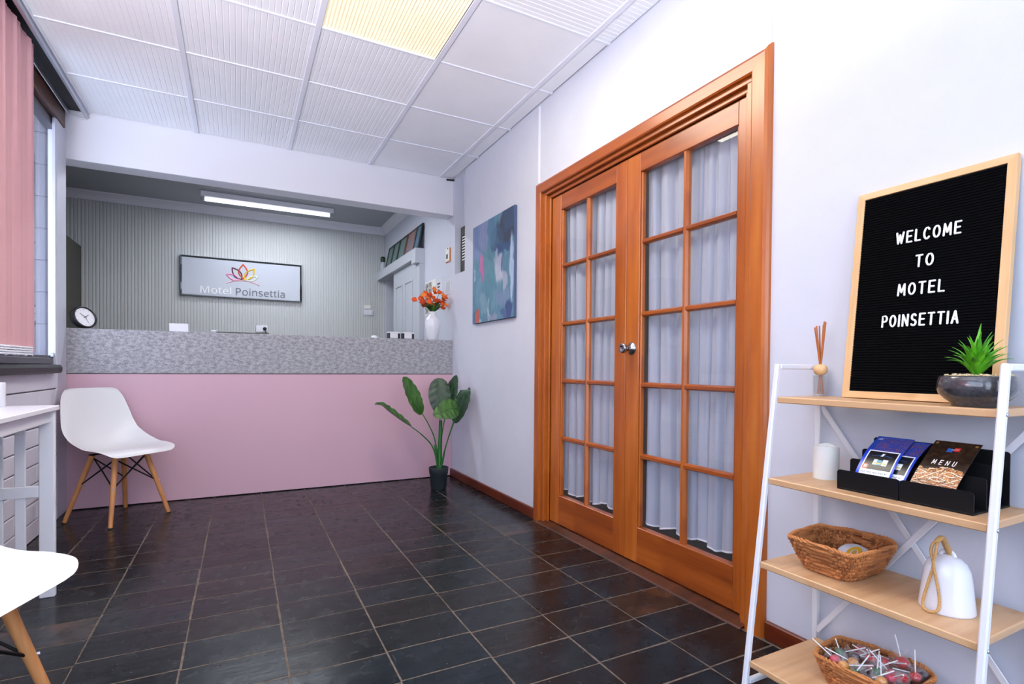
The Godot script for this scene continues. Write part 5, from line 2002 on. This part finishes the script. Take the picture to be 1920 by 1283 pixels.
func build_brochures() -> void:
	var xs := [1.4400, 1.4985, 1.5545, 1.6110]
	var tops := [0.052, 0.078, 0.101, 0.130]
	for k in 2:
		var z0: float = [-0.864, -0.712][k]
		var z1: float = [-0.7145, -0.5645][k]
		var t := thing("brochure_holder", ["black stepped brochure holder with blue brochures, beside the candle", "black stepped brochure holder holding the menu, beside the right post"][k], "holder", Vector3(1.4400, 0.630, (z0 + z1) / 2))
		var hw := (z1 - z0) / 2
		var st := mb()
		bx(st, -0.001, 0.178, 0.0, 0.005, -hw, hw, 0.001)
		obj("base", st, M.black_matte, t)
		for i in 4:
			st = mb()
			var pr := [Vector2(-hw, 0.005), Vector2(hw, 0.005), Vector2(hw, tops[i] - 0.006), Vector2(hw - 0.002, tops[i] - 0.002), Vector2(hw - 0.006, tops[i]), Vector2(-hw + 0.006, tops[i]), Vector2(-hw + 0.002, tops[i] - 0.002), Vector2(-hw, tops[i] - 0.006)]
			prism(st, pr, Vector3(xs[i] - 1.44, 0, 0), Vector3(0, 0, 1), Vector3.UP, Vector3(0.004, 0, 0))
			obj("step_panel", st, M.black_matte, t)
	var mm := mat("menu_print", Color.WHITE, 0.3)
	mm.albedo_texture = menu_image()
	var bm := mat("brochure_print", Color.WHITE, 0.3)
	bm.albedo_texture = brochure_image()
	var blue := mat("brochure_blue", c8(26, 64, 176), 0.4)
	brochure("menu_brochure", "brown menu brochure showing food and the word menu", [Vector3(1.4475, 0.6365, -0.655), Vector3(1.4530, 0.665, -0.655), Vector3(1.4620, 0.690, -0.655), Vector3(1.4920, 0.7270, -0.655), Vector3(1.5460, 0.7775, -0.655)], -0.706, -0.613, 0.022, mm, M.black_matte)
	brochure("blue_brochure", "blue brochure with white bordered photo nearest the candle", [Vector3(1.4460, 0.6365, -0.783), Vector3(1.4515, 0.660, -0.783), Vector3(1.4610, 0.6870, -0.783), Vector3(1.5010, 0.7330, -0.783), Vector3(1.5590, 0.7705, -0.783)], -0.829, -0.743, 0.006, bm, blue)
	brochure("blue_brochure", "blue brochure half hidden between the other blue brochure and menu", [Vector3(1.4530, 0.6365, -0.757), Vector3(1.4585, 0.658, -0.757), Vector3(1.4680, 0.6830, -0.757), Vector3(1.5080, 0.7270, -0.757), Vector3(1.5660, 0.7640, -0.757)], -0.803, -0.717, 0.012, bm, blue)

# ---------------------------------------------------------------- wicker baskets and lollipops
func basket(label: String, at: Vector3, turn: float, base: Vector2, rim: Vector2, hgt: float, shift: Vector2) -> Node3D:
	var t := thing("wicker_basket", label, "basket", at, turn)
	var edge := func(a: float, v: float) -> Vector3:
		var hx := lerpf(base.x, rim.x, pow(v, 0.85))
		var hz := lerpf(base.y, rim.y, pow(v, 0.85))
		var ca := cos(a)
		var sa := sin(a)
		return Vector3(signf(ca) * pow(absf(ca), 0.42) * hx + shift.x * v, v * hgt + 0.0035 * v * sin(a * 4.0 + 0.7), signf(sa) * pow(absf(sa), 0.42) * hz + shift.y * v)
	var rows := 8.0
	var lumps := 28.0
	var wall := func(u: float, v: float) -> Vector3:
		var a := u * TAU
		var p: Vector3 = edge.call(a, v)
		var out := Vector3(p.x, 0, p.z).normalized()
		var r := v * rows
		var row := floorf(r)
		var ridge := sqrt(absf(sin(PI * r)))
		var tw := absf(cos(PI * (u * lumps + 0.5 * row) + 0.25 * sin(u * 90.0)))
		return p + out * (0.0085 * pow(ridge, 0.8) * pow(tw, 0.45) * (0.8 + 0.2 * sin(u * 371.0 + row * 5.0)) + 0.0008 * sin(u * 310.0 + v * 50.0))
	var st := mb()
	sheet(st, func(u: float, v: float) -> Vector3: return wall.call(1.0 - u, v), 420, 72, 0.005, func(u: float, v: float) -> Color:
		var row := floorf(v * rows)
		var k := floorf((1.0 - u) * lumps + 0.5 * row + 0.5)
		var h := fposmod(sin(k * 12.9898 + row * 78.233) * 43758.5453, 1.0)
		return Color(0.50, 0.42, 0.36).lerp(Color(1.0, 1.0, 1.0), h))
	obj("woven_wall", st, M.straw, t)
	st = mb()
	sheet(st, func(u: float, v: float) -> Vector3:
		var p: Vector3 = edge.call((1.0 - u) * TAU, 0.0)
		return Vector3(p.x * v, 0.004 + 0.002 * absf(sin(v * 28.0)) * absf(cos(u * 150.0)), p.z * v), 160, 40)
	obj("woven_base", st, M.straw, t)
	# twisted rim of two strands
	for s in 2:
		st = mb()
		var pts := PackedVector3Array()
		for i in 321:
			var a := -TAU * i / 320.0
			var p: Vector3 = edge.call(a, 1.0)
			var out := Vector3(p.x, 0, p.z).normalized()
			var ph := a * 34.0 + PI * s
			pts.append(p + out * (0.001 + 0.0030 * cos(ph)) + Vector3(0, 0.001 + 0.0026 * sin(ph), 0))
		tube(st, pts, 0.0034, -1, 7)
		obj("rim_strand", st, M.straw, t)
	return t

func build_baskets() -> void:
	basket("small wicker basket on the third board holding a round packet", Vector3(1.520, 0.3875, -0.892), 0.04, Vector2(0.090, 0.064), Vector2(0.112, 0.102), 0.088, Vector2(-0.022, 0.006))
	var p := thing("soap_packet", "round white packet with yellow print in the third board basket", "packet", Vector3(1.532, 0.4090, -0.868))
	var xf := Transform3D(Basis.from_euler(Vector3(0.20, 0, 0.42)), Vector3(0, 0.022, 0))
	var st := mb()
	lathe(st, [Vector2(0, -0.011), Vector2(0.036, -0.011), Vector2(0.041, -0.006), Vector2(0.041, 0.006), Vector2(0.036, 0.011), Vector2(0, 0.012)], 36, xf)
	obj("packet", st, M.gloss_white, p)
	st = mb()
	lathe(st, [Vector2(0.013, 0.0125), Vector2(0.026, 0.0122)], 36, xf, 0.62)
	obj("printed_ring", st, mat("print_yellow", c8(222, 172, 40), 0.4), p)
	st = mb()
	lathe(st, [Vector2(0, 0.0128), Vector2(0.010, 0.0127)], 24, xf, 0.5)
	obj("printed_mark", st, mat("print_ochre", c8(190, 150, 70), 0.4), p)
	basket("small wicker basket of lollipops on the lowest board", Vector3(1.497, 0.1035, -0.795), 0.10, Vector2(0.075, 0.088), Vector2(0.094, 0.116), 0.070, Vector2(-0.004, 0.0))
	var red := mat("candy_red", c8(206, 24, 30), 0.12)
	var dark := mat("candy_dark", c8(52, 22, 30), 0.12)
	var green := mat("candy_green", c8(44, 104, 58), 0.12)
	var amber := mat("candy_amber", c8(226, 150, 30), 0.12)
	var pink := mat("candy_pink", c8(222, 70, 96), 0.12)
	var cols := {"red": red, "dark": dark, "green": green, "amber": amber, "pink": pink}
	# colour, where, stick direction, label that singles it out (or "" for the common ones)
	var list := [
		["green", Vector3(1.475, 0.171, -0.868), Vector3(0.5, 0.15, 0.3), "green lollipop at the back left corner of the lollipop basket"],
		["pink", Vector3(1.440, 0.165, -0.856), Vector3(-0.2, 0.5, -0.8), "pink lollipop beside the left rim, stick leaning over the rim"],
		["amber", Vector3(1.432, 0.166, -0.830), Vector3(0.4, 0.2, 0.6), "amber lollipop at the front left of the lollipop basket"],
		["amber", Vector3(1.458, 0.170, -0.820), Vector3(-0.3, 0.2, -0.6), "amber lollipop behind the front amber one"],
		["green", Vector3(1.424, 0.160, -0.802), Vector3(0.1, 0.8, 0.4), "green lollipop by the front rim of the lollipop basket"],
		["red", Vector3(1.545, 0.168, -0.852), Vector3(0.1, 0.1, 0.9), "red lollipop by the back rim with its stick pointing right"],
		["red", Vector3(1.517, 0.176, -0.812), Vector3(-0.6, 0.5, 0.2), "red lollipop in the middle of the pile of lollipops"],
		["dark", Vector3(1.487, 0.172, -0.836), Vector3(0.7, 0.3, 0.4), "dark lollipop left of the middle of the pile"],
		["green", Vector3(1.466, 0.172, -0.772), Vector3(-0.25, 0.9, 0.2), "green lollipop in the middle front of the pile"],
		["red", Vector3(1.560, 0.178, -0.758), Vector3(0.3, 0.8, -0.4), "largest bright red lollipop near the back rim of the pile"],
		["red", Vector3(1.525, 0.172, -0.712), Vector3(0.0, 0.95, -0.05), "red lollipop with upright white stick at the right end"],
		["dark", Vector3(1.556, 0.168, -0.710), Vector3(-0.5, 0.1, -0.4), "dark lollipop in the right corner of the lollipop basket"],
		["red", Vector3(1.504, 0.166, -0.728), Vector3(-0.6, 0.4, 0.3), "red lollipop in front of the upright stick"],
		["red", Vector3(1.545, 0.166, -0.792), Vector3(-0.2, 0.35, 0.7), "red lollipop just left of the largest bright red lollipop"],
		["dark", Vector3(1.424, 0.160, -0.775), Vector3(0.6, 0.4, 0.5), "dark lollipop at the front rim, right of the green one"],
		["green", Vector3(1.540, 0.166, -0.826), Vector3(-0.6, 0.4, -0.2), "green lollipop behind the middle of the pile"],
		["pink", Vector3(1.484, 0.168, -0.742), Vector3(-0.4, 0.45, 0.5), "pink lollipop at the front right of the pile"],
		["amber", Vector3(1.441, 0.165, -0.752), Vector3(0.5, 0.45, -0.3), "amber lollipop at the front right of the pile"],
		["red", Vector3(1.490, 0.160, -0.795), Vector3(0.3, 0.5, 0.6), "red lollipop low in the pile under the crossing sticks"],
		["red", Vector3(1.512, 0.160, -0.760), Vector3(-0.3, 0.6, -0.5), "red lollipop low in the pile, right of the middle"],
		["dark", Vector3(1.460, 0.158, -0.795), Vector3(-0.5, 0.5, 0.5), "dark lollipop low in the pile, in front of the middle"],
		["pink", Vector3(1.512, 0.162, -0.846), Vector3(-0.1, 0.4, 0.8), "pink lollipop behind the dark one left of the middle"],
		["red", Vector3(1.535, 0.150, -0.740), Vector3(-0.7, 0.3, -0.1), "red lollipop lying low between largest one and upright stick"],
		["dark", Vector3(1.462, 0.150, -0.850), Vector3(0.3, 0.55, -0.5), "dark lollipop lying low at the left end of the pile"],
	]
	# let the pile settle so that no two sweets share a place
	for pass_ in 60:
		for i in list.size():
			for j in i:
				var e: Vector3 = list[i][1] - list[j][1]
				var gap := 0.0305 - e.length()
				if gap > 0.0:
					var push := e.normalized() * gap * 0.5
					push.y = absf(push.y) * 0.3
					list[i][1] += push
					list[j][1] -= Vector3(push.x, -push.y * 0.2, push.z)
			var c: Vector3 = list[i][1]
			c.x = clampf(c.x, 1.427, 1.563)
			c.z = clampf(c.z, -0.878, -0.712)
			c.y = clampf(c.y, 0.130, 0.190)
			list[i][1] = c
	for q in list:
		var col: String = q[0]
		var label: String = q[3]
		var t := thing("lollipop", label if label else "%s lollipop half buried in the pile in lowest basket" % col, "lollipop", q[1], 0.0, "lollipops in the lowest basket")
		var d: Vector3 = (q[2] as Vector3).normalized()
		var r := 0.0165 if label.begins_with("largest") else 0.0132
		st = mb()
		ball(st, Vector3.ZERO, Vector3(r, r * 0.86, r), 18, 12)
		obj("candy", st, cols[col], t)
		st = mb()
		tube(st, PackedVector3Array([d * r * 0.7, d * 0.068]), 0.0016, -1, 8)
		obj("stick", st, M.letter_white, t, "white stick")
		# clear film gathered round the candy and flaring at the stick
		st = mb()
		var sx := d.cross(Vector3.UP if absf(d.y) < 0.9 else Vector3.RIGHT).normalized()
		var fb := Basis(sx, d, sx.cross(d))
		smooth(st)
		sheet(st, func(u: float, v: float) -> Vector3:
			var a := -u * TAU
			var y := lerpf(-r * 1.06, r * 1.9, v)
			var rr: float
			if v < 0.62:
				rr = r * 1.10 * sqrt(maxf(0.02, 1.0 - pow((v / 0.62 - 0.5) * 2.0, 2) * 0.93)) + r * 0.05
			else:
				rr = r * (0.36 + 0.9 * (v - 0.62) / 0.38)
			rr *= 1.0 + 0.09 * sin(a * 7.0 + v * 5.0) + 0.05 * sin(a * 13.0)
			return fb * Vector3(cos(a) * rr, y, sin(a) * rr), 28, 14)
		obj("wrapper", st, M.film, t)
